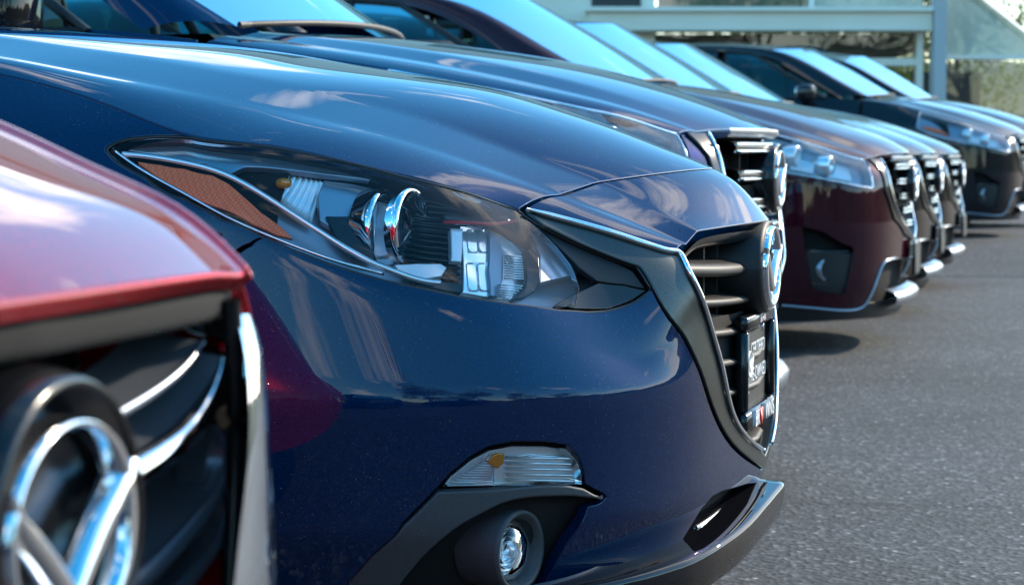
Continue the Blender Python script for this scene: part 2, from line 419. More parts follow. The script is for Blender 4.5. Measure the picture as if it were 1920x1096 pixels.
def superell(c, r, e1=.6, e2=.6, n=18, m=28):
    a = np.linspace(-math.pi/2, math.pi/2, n); b = np.linspace(0, 2*math.pi, m, endpoint=False)
    sp = lambda x, e: np.sign(x)*np.abs(x)**e
    rows = [[(c[0]+r[0]*sp(math.cos(i), e1)*sp(math.cos(j), e2), c[1]+r[1]*sp(math.cos(i), e1)*sp(math.sin(j), e2), c[2]+r[2]*sp(math.sin(i), e1)) for j in b] for i in a]
    return loft(rows, True)
def lathe(c, ax, prof, n=32, up=(0, 0, 1)):
    """prof = [(distance along ax, radius)]"""
    ax = np.array(ax, float); ax /= np.linalg.norm(ax); s_ = np.cross(ax, up); s_ /= np.linalg.norm(s_); q = np.cross(s_, ax); a = np.arange(n)/n*2*math.pi
    return loft([np.array(c)+ax*d+rr*(np.cos(a)[:, None]*s_+np.sin(a)[:, None]*q) for d, rr in prof], True)
def solidify(o, t, offset=-1):
    md = o.modifiers.new('thickness', 'SOLIDIFY'); md.thickness = t; md.offset = offset; return o

# ------------------------------------------------------------------ body surfaces
def body_surface(st, mirror=True, vlen=.75, nv=150, su=.02):
    """st: stations from nose centre to tail centre: plan l, w, top (l,w,z), zL, bulge, sigma, z0, z1"""
    pl = np.array([(s['l'], s['w']) for s in st]); d = np.r_[0, np.cumsum(np.linalg.norm(np.diff(pl, axis=0), axis=1))]
    e = 1e-3
    pls = np.vstack([pl[3:0:-1]*[1, -1], pl]); ds = np.r_[-d[3:0:-1], d]
    pf = cspline(ds, pls); tn = pf(d+e)-pf(d-e); tn /= np.linalg.norm(tn, axis=1, keepdims=True); nn = np.stack([-tn[:, 1], tn[:, 0]], 1)
    seg = [.22, .16, .16, .46]; cnt = [int(round(nv*q)) for q in seg]; cnt[-1] = nv-sum(cnt[:-1])
    rows = []
    for k, s in enumerate(st):
        def at(o, z): return np.array([pl[k, 0]+nn[k, 0]*o, pl[k, 1]+nn[k, 1]*o, z])
        pts = [at(s.get('o0', -.05), s.get('z0', .2)), at(s.get('o1', -.008), s.get('z1', .36)), at(0, s.get('zm', .52)), at(s.get('oL', -.006), s['zL']), np.array(s['T'], float)]
        row = []
        for i in range(4):
            q = np.linspace(0, 1, cnt[i], endpoint=(i == 3))[:, None]; seg_ = pts[i]+(pts[i+1]-pts[i])*q
            if i == 3:
                dr = pts[4]-pts[3]; out = np.array([nn[k, 0], nn[k, 1], 0]); out = out*dr[2]-np.array([0, 0, 1])*(out@dr)
                out /= max(np.linalg.norm(out), 1e-9); seg_ = seg_+out*s.get('bulge', .012)*4*q*(1-q)
            row.append(seg_)
        row = np.vstack(row); sg = s.get('sig', .012)/(vlen/nv); row = gsm(row, sg, 0); rows.append(row)
    R = np.array(rows); nu = int(d[-1]/.006); U = np.linspace(0, d[-1], nu)
    # symmetric interpolation through the centre line
    Rm = R[3:0:-1]*np.array([1, -1, 1]); Ra = np.concatenate([Rm, R]); da = np.r_[-d[3:0:-1], d]
    G = cspline(da, Ra.reshape(len(da), -1))(U).reshape(nu, -1, 3)
    full = np.concatenate([G[:0:-1]*np.array([1, -1, 1]), G]); UU = np.r_[-U[:0:-1], U]
    full = gsm(full, su/.006, 0)
    S = GS(full, UU, np.linspace(0, vlen, full.shape[1]))
    i = len(UU)//2+20; j = 60
    if S.N[i, j, 0] > 0: S = GS(full, UU, S.V, -1)
    S.dst = d
    return S
def hood_surface(rows, seam_row, hw=.75, su=.02, sv=1.6, nv=241):
    """rows: list of half sections [C0, C2, C3, T] from nose to cowl"""
    fr_ = [.52, .20, .28]; half = nv//2; cnt = [int(round(half*q)) for q in fr_]; cnt[-1] = half-sum(cnt[:-1])
    Rs = []
    for r in rows:
        C0, C2, C3, T = [np.array(q, float) for q in r]; row = []
        q = np.linspace(0, 1, cnt[0], endpoint=False)[:, None]; a = C0+(C2-C0)*q; a[:, 2] = (C0[2]-(C0[2]-C2[2])*q**2)[:, 0]; a[:, 0] = (C0[0]+(C2[0]-C0[0])*(.25*q+.75*q**2))[:, 0]; row.append(a)
        q = np.linspace(0, 1, cnt[1], endpoint=False)[:, None]; row.append(C2+(C3-C2)*q)
        q = np.linspace(0, 1, cnt[2]+1)[:, None]; row.append(C3+(T-C3)*q+np.array([0, 0, 1])*.006*4*q*(1-q))
        h_ = np.vstack(row); full = np.vstack([h_[:0:-1]*[1, -1, 1], h_]); Rs.append(gsm(full, sv, 0))
    Rs = np.array(Rs); mid = Rs[:, Rs.shape[1]//2]; dd = np.r_[0, np.cumsum(np.linalg.norm(np.diff((mid+Rs[:, -1])/2, axis=0), axis=1))]
    dd -= dd[seam_row]; nu = int((dd[-1]-dd[0])/.006); U = np.linspace(dd[0], dd[-1], nu)
    G = cspline(dd, Rs.reshape(len(dd), -1))(U).reshape(nu, -1, 3); G = gsm(G, su/.006, 0)
    S = GS(G, U, np.linspace(-hw, hw, G.shape[1]))
    if S.N[nu//2, G.shape[1]//2, 2] < 0: S = GS(G, U, S.V, -1)
    return S
def rect(u0, u1, v0, v1): return np.array([(u0, v0), (u1, v0), (u1, v1), (u0, v1)])

def emblem(parent, c, W, Hh, nrm=(-1, 0, 0), lean=0.0, m='chrome'):
    """ring with a swept wing, centred at c (l,w,z), facing forward"""
    def pt(a, b, d=0): return np.array([c[0]+d+b*Hh*math.sin(lean), c[1]-a*W, c[2]+b*Hh])   # a to the car's left
    k = np.linspace(0, 2*math.pi, 49)[:-1]
    prof = []
    rows = []
    for i in k:
        o = np.array([math.cos(i), math.sin(i)]); sh = 1.0
        q = []
        wd = .15 if math.sin(i) < .2 else .15-.03*math.sin(i)
        for s_, dp in ((1.0, .004), (.985, -.006), (.96, -.010), (1-wd*.5, -.012), (1-wd*.9, -.009), (1-wd, .004)): q.append(pt(o[0]*s_*.5, o[1]*s_*.5, dp))
        rows.append(q)
    rows.append(rows[0]); V1, F1 = loft(rows)
    parts = [(V1, F1)]
    for sg in (-1, 1):
        # from the ring flank the wing sweeps inwards, then down to the point of the V
        ctr = smooth_path([(-.465, .24), (-.41, .15), (-.31, .05), (-.17, -.09), (-.06, -.21), (0, -.275)], 22)
        wdt = np.interp(np.linspace(0, 1, 22), [0, .2, .45, .8, 1], [.012, .045, .062, .062, .045])
        tn = np.gradient(ctr, axis=0); tn /= np.linalg.norm(tn, axis=1, keepdims=True); nn = np.stack([-tn[:, 1], tn[:, 0]], 1)
        rr = []
        for p, n_, wd in zip(ctr, nn, wdt):
            rr.append([pt(sg*(p[0]+n_[0]*wd*s_), p[1]+n_[1]*wd*s_, dp) for s_, dp in ((-1, .004), (-.9, -.008), (0, -.013), (.9, -.008), (1, .004))])
        V2, F2 = loft(rr)
        if sg > 0: F2 = [f[::-1] for f in F2]
        parts.append((V2, F2))
    V, F = join(*parts)
    return mk('emblem', V, F, m, parent)
def wheel(parent, l, w, r=.33, wd=.21, sgn=1, detail=True):
    ax = (0, sgn, 0); c = (l, w, r+.004)
    e = bpy.data.objects.new('wheel', None); COL.objects.link(e); e.parent = parent
    h = wd/2
    V, F = lathe(c, ax, [(-h, r*.66), (-h, r*.9), (-h*.8, r*.985), (-h*.3, r), (h*.3, r), (h*.8, r*.985), (h, r*.9), (h*1.02, r*.78), (h, r*.68), (h*.8, r*.655)], 48)
    mk('tyre', V, F, 'tyre', e)
    V, F = lathe(c, ax, [(h*.85, r*.67), (h*.95, r*.66), (h*.8, r*.62), (-h*.4, r*.58), (-h*.45, .02)], 40); P = [(V, F)]
    if detail:
        for k in range(10):
            a = k/10*2*math.pi+(.12 if k % 2 else -.12)
            d = np.array([math.cos(a), 0, math.sin(a)]); cc = np.array(c)+np.array(ax)*h*.8
            P.append(tube([cc+d*.03, cc+d*r*.35+np.array(ax)*.004, cc+d*r*.64-np.array(ax)*.012], [.018, .013, .016], 6, flat=.7))
        P.append(lathe(c, ax, [(h*.75, .055), (h*.88, .05), (h*.9, .001)], 20))
    V, F = join(*P); mk('rim', V, F, 'rim', e)
    return e

def greenhouse(parent, p, paintm, detail=True):
    """windscreen, pillars, roof, side windows. p holds control curves (l,w,z) for the camera side"""
    inn = smooth_path(p['inner'], 60); out = smooth_path(p['outer'], 60)
    cw = np.array(p['cen'], float); kt = p['ktop']          # index in inner where the windscreen ends
    # windscreen
    rows = []; cs = smooth_path(cw[:3], 16); es = inn[np.linspace(0, kt, 16).astype(int)]
    q = np.linspace(-1, 1, 33)
    for c, e in zip(cs, es):
        rows.append(np.stack([c[0]+(e[0]-c[0])*q**2, e[1]*q*.985, c[2]+(e[2]-c[2])*q**2], 1))
    V, F = loft(rows); mk('windshield', V, F, 'wshield', parent)
    b_ = tube(np.array(rows[0])+[-.006, 0, .004], .009, 6); mk('windshield_seal', *b_, 'matte', parent)
    # roof
    rows = []; cs = smooth_path(cw[2:], 24); es = inn[np.linspace(kt, 59, 24).astype(int)]
    for c, e in zip(cs, es): rows.append(np.stack([c[0]+(e[0]-c[0])*q**2, e[1]*q, c[2]+(e[2]-c[2])*np.abs(q)**2.4], 1))
    V, F = loft(rows); mk('roof', V, F, paintm, parent)
    # rear glass
    rb = np.array(rows[-1]); lo = rb+np.array([.34, 0, -.40]); lo[:, 1] *= 1.08
    V, F = loft([rb+(lo-rb)*k for k in np.linspace(0, 1, 6)]); mk('rear_window', V, F, 'pane', parent)
    mid = (inn+out)/2
    for s_, mir in ((1, False), (-1, True)):
        rows = []
        for k in np.linspace(0, 1, 9):
            bl = inn+(out-inn)*k; nrm_ = np.array([-.25, .6, .75]); rows.append(bl+nrm_*.022*4*k*(1-k)*np.linspace(1, 1, 60)[:, None])
        V, F = loft(rows); mk('side_pillar', V, F, paintm, parent, mirror=mir)
        # side windows: from the belt up to the rail
        belt = np.array(p['belt'], float)
        def win(nm, a, b, c, d):      # belt l from a to b, rail l from c to d
            bf = pchip(belt[:, 0], belt[:, 1:]); of = pchip(out[:, 0], out[:, 1:])
            n = 26; lb = np.linspace(a, b, n); lt_ = np.linspace(c, d, n); B = np.c_[lb, bf(lb)]; T_ = np.c_[lt_, of(lt_)]
            rows = [B+(T_-B)*k+np.array([0, 1, .2])*.02*4*k*(1-k) for k in np.linspace(0, 1, 9)]
            rows = [r_-np.array([0, .012, 0]) for r_ in rows]
            V, F = loft(rows); g = mk(nm, V, F, 'pane', parent, mirror=mir)
            per = np.vstack([rows[0], [r_[-1] for r_ in rows[1:-1]], rows[-1][::-1], [r_[0] for r_ in rows[-2:0:-1]]])
            V, F = tube(np.vstack([per, per[:2]])+[0, .006, 0], .014, 6, cap=False); mk('window_frame', V, F, 'matte', g, mirror=mir)
        if detail:
            for wv_ in p['wins']: win(*wv_)
    # cabin: dark tub, dash and seats so that the windows show something
    l0, l1 = cw[0][0]+.12, p['belt'][-1][0]-.3; zb = p['belt'][0][2]
    V, F = box(((l0+l1)/2, 0, zb-.50), (l1-l0, 1.35, .1)); mk('cabin_floor', V, F, 'void', parent, smooth=False)
    V, F = loft([[(l0-.05, y, zb-.10), (l0+.1, y, zb+.0), (l0+.38, y, zb+.0), (l0+.50, y, zb-.08), (l0+.45, y, zb-.45)] for y in np.linspace(-.68, .68, 9)]); mk('dashboard', V, F, 'seat', parent)
    for y in (-.36, .36):
        a = superell((l0+1.22, y, zb-.06), (.10, .25, .36), .5, .5); b2 = superell((l0+1.28, y, zb+.32), (.055, .13, .085), .6, .6); c2 = superell((l0+.95, y, zb-.36), (.27, .25, .10), .5, .5)
        V, F = join(a, b2, c2, tube([(l0+1.27, y-.05, zb+.2), (l0+1.28, y-.05, zb+.35)], .008, 6), tube([(l0+1.27, y+.05, zb+.2), (l0+1.28, y+.05, zb+.35)], .008, 6))
        mk('seat', V, F, 'seat', parent)
    # steering wheel is on the far side of the dash
    k = np.linspace(0, 2*math.pi, 25); V, F = tube(np.stack([l0+.62+.06*np.sin(k), -.36+.18*np.cos(k), zb-.02+.17*np.sin(k)], 1), .015, 6, cap=False); mk('steering_wheel', V, F, 'seat', parent)
def side_mirror(parent, l, w, z, paintm, mir=False, s=1.0):
    V, F = superell((l, w, z), (.075*s, .115*s, .075*s), .55, .7)
    V = np.array(V); V[:, 0] += np.where(V[:, 0] < l, -(.5-np.abs(V[:, 1]-w)/(.23*s))*.03, 0)
    a = superell((l+.02, w-.12*s, z-.06*s), (.03, .06, .018), .6, .6)
    o = mk('side_mirror', V, F, paintm, parent, mirror=mir)
    mk('mirror_foot', *a, 'matte', o, mirror=mir)
    V, F = superell((l+.07*s, w, z), (.008, .09*s, .055*s), .5, .5); mk('mirror_glass', V, F, 'chrome', o, mirror=mir)


# ================================================================== navy sedan (in focus)
def build_sedan():
    fr = Frame(0.44, 3.73)
    car = thing('parked_car', 'glossy navy blue sedan with large clear headlamp and dark chrome grille surround', 'car', (fr.X, fr.Y, 0), -fr.a, 'cars parked in a row')
    W = lambda px, py, w: fr.at_w(px, py, w)
    # --- plan stations / top line
    ledge = [(490, 452), (545, 480), (640, 525), (729, 560), (772, 572), (847, 591), (929, 610), (991, 625.6), (1060, 641), (1180, 662), (1300, 678)]
    plan = [(0, 0), (.018, .2), (.052, .36), (.10, .48), (.165, .59), (.245, .68), (.335, .745), (.44, .795), (.55, .83), (.67, .855), (.79, .872), (.95, .882), (1.1, .887), (1.4, .89)]
    top = [(.03, 0, .755), (.05, .2, .745), (.09, .36, .722), W(1138, 437, .43), W(985, 396, .495), W(880, 360, .57), W(780, 335, .63), W(680, 309, .675), W(590, 289, .705), W(470, 267.5, .743), W(359, 256, .765), W(180, 188, .742), W(0, 138.5, .72), (1.40, .712, 1.045)]
    # ledge height over the plan cylinder
    pc = cspline(np.r_[0, np.cumsum(np.linalg.norm(np.diff(plan, axis=0), axis=1))], np.array(plan)); td = np.r_[0, np.cumsum(np.linalg.norm(np.diff(plan, axis=0), axis=1))]
    tt = np.linspace(0, td[-1], 1500); PP = pc(tt); lz = []
    for px, py in ledge:
        D = ray(px, py); best = None
        WP = fr.world(np.c_[PP, np.full(len(PP), .6)]); pr = CX+FPX*WP[:, 0]/WP[:, 1]
        k = int(np.argmin(np.abs(pr-px))); t_ = WP[k, 1]/D[1]; lz.append((tt[k], CAMZ+t_*D[2]))
    lz = np.array(sorted(lz)); zLf = lambda t_: float(np.interp(t_, lz[:, 0], lz[:, 1]))
    st = []
    for k, (p, T) in enumerate(zip(plan, top)):
        t_ = td[k]; head = 3 <= k <= 10; zl = zLf(t_)
        s = dict(l=p[0], w=p[1], T=T, zL=zl if k < 10 else .70, bulge=.014, sig=.009, z0=.22, z1=.34, zm=.53, oL=-.030)
        if k <= 2: s.update(zL=.64, bulge=.012, sig=.02, oL=-.008)
        if k == 3: s.update(oL=-.016)
        if k == 3: s.update(bulge=.014)
        if k == 10: s.update(zL=.70, bulge=.028, sig=.016)
        if k >= 11: s.update(zL=.66, bulge=.055, sig=.03, oL=-.002, z0=.2, o0=-.02)
        if k == 9: s.update(bulge=.02)
        st.append(s)
    for l, w, T in [(2.3, .895, (2.3, .79, 1.02)), (3.2, .89, (3.2, .78, 1.03)), (3.8, .86, (3.75, .74, 1.04)), (4.2, .76, (4.1, .66, 1.04)), (4.42, .45, (4.28, .4, 1.04)), (4.46, 0, (4.32, 0, 1.04))]:
        st.append(dict(l=l, w=w, T=T, zL=.66, bulge=.04, sig=.03, oL=-.002, z0=.2, o0=-.03))
    S = body_surface(st); VM = S.V[-1]
    # --- hood and nose
    sil = [(1319.5, 316.5, .10), (1251, 289, .11), (1173, 257, .12), (1081, 222.5, .12), (994, 193, .12), (912, 167.5, .12), (780, 142, .13), (650, 122, .13), (445, 87, .14), (200, 63, .15)]
    C0p = np.array([W(*q) for q in sil]); C0p = np.vstack([C0p, [1.35, 0, 1.108], [1.6, 0, 1.12]]); C0p[:, 1] = 0
    cre = [(1122, 341.6, .30), (1045, 314, .325), (967, 286.7, .345), (850, 240, .38), (675, 190, .42), (545, 157.5, .445), (400, 130, .465), (250, 105, .48), (80, 80, .495), (0, 67.5, .50)]
    C2p = np.vstack([[W(*q) for q in cre], [1.45, .51, 1.098], [1.65, .51, 1.11]])
    c3 = [(1050, 366, .41), (960, 332, .445), (825, 285, .505), (725, 255, .54), (600, 225, .575), (450, 192, .605), (300, 162.5, .625), (150, 135, .64), (0, 107.5, .65)]
    C3p = np.vstack([[W(*q) for q in c3], [1.45, .655, 1.065], [1.65, .655, 1.07]])
    eg = S.G[len(S.U)//2:, -1]; k0 = int(np.argmin(np.abs(eg[:600, 0]-W(978, 388, .498)[0])+5*(eg[:600, 1] < .40)))
    Tp = eg[k0:]; Tp = Tp[(Tp[:, 0] < 1.75)]; Tp = Tp[np.r_[True, np.diff(Tp[:, 0]) > 1e-4]][::3]
    near = lambda P: eg[int(np.argmin(np.linalg.norm(eg-np.array(P), axis=1)))]
    cur = [pchip(P[:, 0], P[:, 1:]) for P in (C0p, C2p, C3p, Tp)]; l0 = [P[0, 0] for P in (C0p, C2p, C3p, Tp)]
    rows = [[(.002, 0, .765), W(1312, 433, .285), W(1290, 460, .325), near((.09, .36, .722))],
            [(.042, 0, .815), W(1218, 388, .293), W(1178, 414, .358), near(W(1138, 437, .43))]]
    for u in (0, .06, .12, .18, .24, .3, .36, .42, .5, .58, .66, .74, .82, .9, 1.0):
        r = []
        for f, a in zip(cur, l0):
            l = a+u*(1.66-a); v = f(np.array(l)); r.append((l, v[0], v[1]))
        rows.append(r)
    H = hood_surface(rows, 2)
    vm = H.V[-1]
    add_panel('hood', H, rect(0, H.U[-1]-.02, -vm, vm), 'navy', car, h=.018, gap=.0025)
    np_ = add_panel('nose_panel', H, rect(H.U[0], 0, -vm, vm), 'navy', car, h=.014, gap=.0025, depth=.022)
    V, F, N = panel(H.off(-.022), rect(H.U[0]+.03, H.U[-1]-.02, -vm+.02, vm-.02), h=.06, hb=.06, skirt=False); mk('hood_underside', V, F, 'void', car, N)
    # --- headlamp opening (traced outline, top edge lies on the hood line)
    tu = lambda px: S.inv_px(fr, [px], wmin=.1)
    hl_low = [(198, 281), (216.5, 302), (271, 333), (344, 373), (417, 413.5), (490, 444.5), (545, 468), (618, 495.5), (691, 517.5), (780, 539), (860, 555.5), (932, 566), (1001, 574), (1052, 582), (1104, 585), (1138, 583), (1190, 567.5), (1224, 543)]
    low = S.inv_px(fr, hl_low, wmin=.1)
    hl_top = [(340, 253), (289, 253.6), (246, 257.6), (216, 266), (201, 274)]
    tp = S.inv_px(fr, hl_top, wmin=.1)
    wing_low = [(1197, 499), (1155, 485), (1087, 457), (1018, 423), (986, 402)]
    wl = S.inv_px(fr, wing_low, wmin=.05)
    u_in = wl[-1, 0]; u_t = S.inv_px(fr, [(359, 257)], wmin=.1)[0, 0]
    head = np.vstack([low, wl, [(u, VM) for u in np.linspace(u_in+.01, u_t, 26)], tp])
    lens_in = S.inv_px(fr, [(1052, 581), (1088, 572), (1094, 540), (1078, 498), (1050, 462), (1018, 430), (990, 408)], wmin=.1)
    lens_poly = np.vstack([low[:13], lens_in, [(u, VM) for u in np.linspace(u_in+.012, u_t, 26)], tp])
    # --- fender / bumper split
    gap_u = S.inv_px(fr, [(490, 446), (470, 458), (440, 476)], wmin=.1)
    arch = [(.93+.345*math.cos(a), .33+.345*math.sin(a)) for a in np.radians(np.linspace(180, 0, 20))]
    au = S.inv_lz([(l, max(z, .24)) for l, z in arch])
    lz2 = lambda P: S.inv_lz(P)
    fj = lz2([(.62, .60)])[0]
    i0 = int(np.argmin(np.abs(au[:, 0]-fj[0]-.02)))
    hi = low[:6]                             # from the tip forward to (490,444)
    u125 = lz2([(1.27, .95)])[0, 0]
    fend = np.vstack([gap_u, [fj], au[4:], lz2([(1.285, .26), (1.285, .6), (1.275, .85)]), [(u125, VM)], [(u, VM) for u in np.linspace(u125, u_t, 30)[1:]], tp, hi])
    add_panel('fender', S, fend, 'navy', car, mirror=True, gap=.0012, r=.002)
    # --- grille surround (one piece, shield shaped)
    w_out = [(986, 401), (1018, 424), (1087, 458), (1155, 486), (1197, 500), (1211, 519), (1224, 543), (1240, 579), (1273, 623), (1300, 672), (1317, 716), (1333, 765), (1350, 803), (1371, 836), (1404, 863), (1431, 876)]
    w_in = [(1437, 846), (1415, 838), (1388, 813), (1366, 776), (1350, 705), (1333, 639), (1306, 557), (1281, 502), (1268, 478)]
    wo_ = S.inv_px(fr, np.vstack([w_out[:4], smooth_path(w_out[4:], 24)])); wi_ = S.inv_px(fr, smooth_path(w_in, 26))
    wo_[-1, 0] = 0; wi_[0, 0] = 0; wo_ = wo_[wo_[:, 0] >= 0]; wi_ = wi_[wi_[:, 0] >= 0]
    wo_[5:-1] = gsm(wo_[5:-1], 1.2); wi_[1:] = gsm(wi_[1:], 1.2)
    u_c = wi_[-1, 0]
    wtop = np.array([(u, VM) for u in np.linspace(u_c, wo_[0, 0], 16)])
    halfp = np.vstack([wo_, ]); inn = np.vstack([wi_, wtop])
    mirr = lambda P: P[::-1]*np.array([-1, 1])
    ring = np.vstack([halfp[:-1], [(0, wo_[-1, 1])], mirr(halfp[:-1]), mirr(inn)[:-1] if False else (inn[1:]*np.array([-1, 1]))[::-1], [(0, wi_[0, 1])], inn[1:]])
    add_panel('grille_surround', S, ring, 'dchrome', car, off=.004, gap=.0, r=.003, depth=.03, h=.012, hb=.006)
    # bright edge strips on the surround
    def on(P, d, SS=S):
        p, n = SS.ev(P[:, 0], P[:, 1]); return p+n*d
    top_in = np.vstack([wtop[::-1], wi_[::-1]])
    top_in[:, 1] = np.minimum(top_in[:, 1], VM-.004)
    e3 = on(top_in, .007); e3 = smooth_path(e3[::2], 90)
    for mi_ in (False, True):
        V, F = tube(e3, np.interp(np.linspace(0, 1, 90), [0, .05, .2, .4, 1], [.002, .005, .0055, .0045, .0035]), 8, up=(0, 1, .2)); mk('chrome_edge', V, F, 'chrome', car, mirror=mi_)
    # --- bumper
    zc = S.inv_lz([(0.0, .30)], wsign=1)
    fog = S.inv_px(fr, [(649, 1100), (698, 1042), (757, 981), (821, 917), (844, 891), (882, 859), (917, 840), (961, 831), (1019, 831), (1064, 837), (1084, 858), (1093, 882), (1096, 909), (1118, 922), (1137, 930), (1124, 940), (1102, 946), (1062, 1018), (1012, 1108)], wmin=.2)
    vb = fog[-1, 1]; fog = np.vstack([fog, S.inv_px(fr, [(960, 1150), (700, 1150)], wmin=.2)])
    itk = S.inv_px(fr, [(1427, 902), (1400, 908), (1356, 921), (1336, 931), (1316, 953), (1291, 994), (1268, 1032), (1254, 1063)])
    u_mid = 0
    intake = np.vstack([[(0, itk[0, 1]+.004)], itk, [(itk[-1, 0]-.01, itk[-1, 1]-.075), (0, itk[-1, 1]-.075)]])
    vlow = .015
    k7 = int(np.argmin(np.linalg.norm(wo_-low[-1], axis=1)))+1
    bp = np.vstack([gap_u[:1], low[5:], wo_[k7:-1], [(0, wo_[-1, 1])]])
    half_lo = np.vstack([[(0, vlow)], [(u, vlow) for u in np.linspace(.05, au[2, 0]-.02, 20)], au[2:5], [fj], gap_u[::-1]])
    outl = np.vstack([bp, mirr(bp)[1:], mirr(half_lo), half_lo[1:]])
    ih = np.vstack([intake[1:], mirr(intake[1:])])
    add_panel('front_bumper', S, outl, 'navy', car, holes=[fog, fog*np.array([-1, 1]), ih], h=.014, hb=.007, gap=.0012, r=.002, depth=.02)
    Sb = S.off(-.03)
    V, F, N = panel(Sb, rect(-S.U[-1]*.40, S.U[-1]*.40, .02, VM*.52), h=.05, hb=.05, skirt=False); mk('bumper_backing', V, F, 'void', car, N)
    # --- headlamp
    def pair(nm, label=None):
        ee = []
        for _ in range(2):
            e = bpy.data.objects.new(nm, None); COL.objects.link(e); e.parent = car; ee.append(e)
            if label: e['label'] = label
        def put(n2, V, F, m, N=None, smooth=True):
            o = mk(n2, V, F, m, ee[0], N, smooth); mk(n2, V, F, m, ee[1], N, smooth, mirror=True); return o
        return put
    for _ in (0,):
        put = pair('headlight', 'long clear swept back headlamp with amber corner and chrome projector')
        V, F, N = 0, 0, 0
        Vl, Fl, Nl = panel(S, lens_poly, off=-.0015, gap=.004, r=.003, depth=.012, h=.012, hb=.006)
        put('lens', Vl, Fl, 'lens', Nl)
        gk = on(dense(head, .01), -.004); V, F = tube(np.vstack([gk, gk[:1]]), .0035, 6, cap=False); put('gasket', V, F, 'black')
        # bucket behind the lens
        V, F, N = panel(S.off(-.055), head, gap=-.004, r=.001, depth=.002, h=.02, hb=.01, skirt=False); put('bucket', V, F, 'bucket', N)
        hd = dense(head, .008); a_, n_ = S.ev(hd[:, 0], hd[:, 1]); rows = [a_-n_*.004, a_-n_*.03, a_-n_*.06]
        rows = [np.vstack([r_, r_[:1]]) for r_ in rows]; V, F = loft(rows); put('bucket_wall', V, F, 'black')
        def pan(nm, d, P, m, **kw):
            SS = S.off(d); uv = SS.inv_px(fr, P, wmin=.1); a = dict(gap=0, r=.002, depth=.01, h=.012, hb=.006); a.update(kw)
            V, F, N = panel(SS, uv, **a); return put(nm, V, F, m, N)
        pan('side_reflector', -.014, [(255, 302), (300, 309), (348, 316.7), (399, 329), (428, 344), (457, 369), (490, 399), (527, 426), (549, 447), (519, 440), (472, 419), (399, 386), (326, 348), (275, 317)], 'amber')
        SS = S.off(-.012); P = SS.inv_px(fr, [(229, 289), (264, 292), (308, 298), (384, 314), (436, 333), (494, 366), (545, 399), (618, 446), (691, 489), (738, 508), (788, 525), (826, 530)], wmin=.1)
        V, F = tube(smooth_path(SS.ev(P[:, 0], P[:, 1])[0], 60), .0045, 8); put('light_guide', V, F, 'mirror')
        SS = S.off(-.012); P = SS.inv_px(fr, [(216, 284), (268, 320), (344, 362), (418, 403), (490, 436), (560, 464), (640, 492), (720, 513)], wmin=.1)
        V, F = tube(smooth_path(SS.ev(P[:, 0], P[:, 1])[0], 50), .0028, 6); put('light_guide', V, F, 'chrome')
        pan('upper_bezel', -.024, [(232, 280), (300, 264), (360, 266), (450, 275), (560, 292), (640, 309), (700, 322), (640, 330), (560, 320), (460, 312), (430, 326), (384, 306), (300, 290)], 'satin')
        # turn lamp reflector with vertical flutes
        SS = S.off(-.035); top_r = SS.inv_px(fr, [(466, 322), (508, 320), (574, 330), (609, 337)], wmin=.1); bot_r = SS.inv_px(fr, [(468, 326), (500, 360), (545, 402), (584, 420)], wmin=.1)
        a_ = smooth_path(top_r, 15); b_ = smooth_path(bot_r, 15)
        for i in range(14):
            rr = []
            for k in np.linspace(0, 1, 8):
                q0 = a_[i]+(b_[i]-a_[i])*k; q1 = a_[i+1]+(b_[i+1]-a_[i+1])*k; row = []
                for s_ in np.linspace(0, 1, 5):
                    q = q0+(q1-q0)*s_; p, n = SS.ev(np.array([q[0]]), np.array([q[1]])); row.append((p-n*(.006*4*s_*(1-s_)+.012*4*k*(1-k)))[0])
                rr.append(row)
            V, F = loft(rr); put('turn_reflector_flute', V, F, 'mirror')
        c = SS.inv_px(fr, [(530, 350)], wmin=.1); p, n = SS.ev(c[:, 0], c[:, 1]); V, F = superell(p[0]+n[0]*.008, (.012, .008, .008), .8, .8); put('turn_bulb', V, F, 'bulb')
        pan('shroud', -.034, [(609, 338), (660, 345), (712, 356), (706, 400), (702, 470), (664, 452), (600, 412), (596, 366)], 'satin')
        pan('shroud_vent', -.028, [(612, 405), (700, 402), (702, 486), (660, 478), (628, 440)], 'black')
        # projector ring: a real short barrel facing forward
        SS = S.off(-.05); c = SS.inv_px(fr, [(722, 430)], wmin=.1); p, n = SS.ev(c[:, 0], c[:, 1]); p = p[0]
        ax = np.array([-1, .10, 0.0]); rb = .059
        V, F = lathe(p+np.array([.012, 0, 0]), ax, [(-.02, rb*.96), (0, rb*1.02), (.012, rb*1.03), (.016, rb*.99), (.014, rb*.9), (-.01, rb*.8)], 40); put('projector_barrel', V, F, 'chrome')
        V, F = lathe(p, ax, [(.034, rb*1.0), (.040, rb*1.04), (.046, rb*1.0), (.040, rb*.92), (.02, rb*.85)], 40); put('projector_ring', V, F, 'chrome')
        V, F = lathe(p, ax, [(.0, rb*.86), (.022, rb*.72), (.036, rb*.45), (.042, .001)], 32); put('projector_lens', V, F, 'lens')
        V, F = lathe(p, ax, [(-.03, rb*.9), (-.05, rb*.5), (-.06, .001)], 24); put('projector_bowl', V, F, 'mirror')
        pan('inner_housing', -.040, [(752, 352), (830, 372), (870, 384), (876, 548), (840, 546), (780, 532), (752, 500)], 'black')
        for i in range(15):
            y = 362+i*11
            SS = S.off(-.036); P = SS.inv_px(fr, [(758, y-4), (806, y+3), (862, y+9)], wmin=.1); V, F = tube(SS.ev(P[:, 0], P[:, 1])[0], .0022, 5); put('housing_rib', V, F, 'black')
        pan('chrome_scoop', -.016, [(740, 496), (780, 494), (826, 494), (838, 502), (829, 517), (795, 523), (750, 511)], 'white_pl')
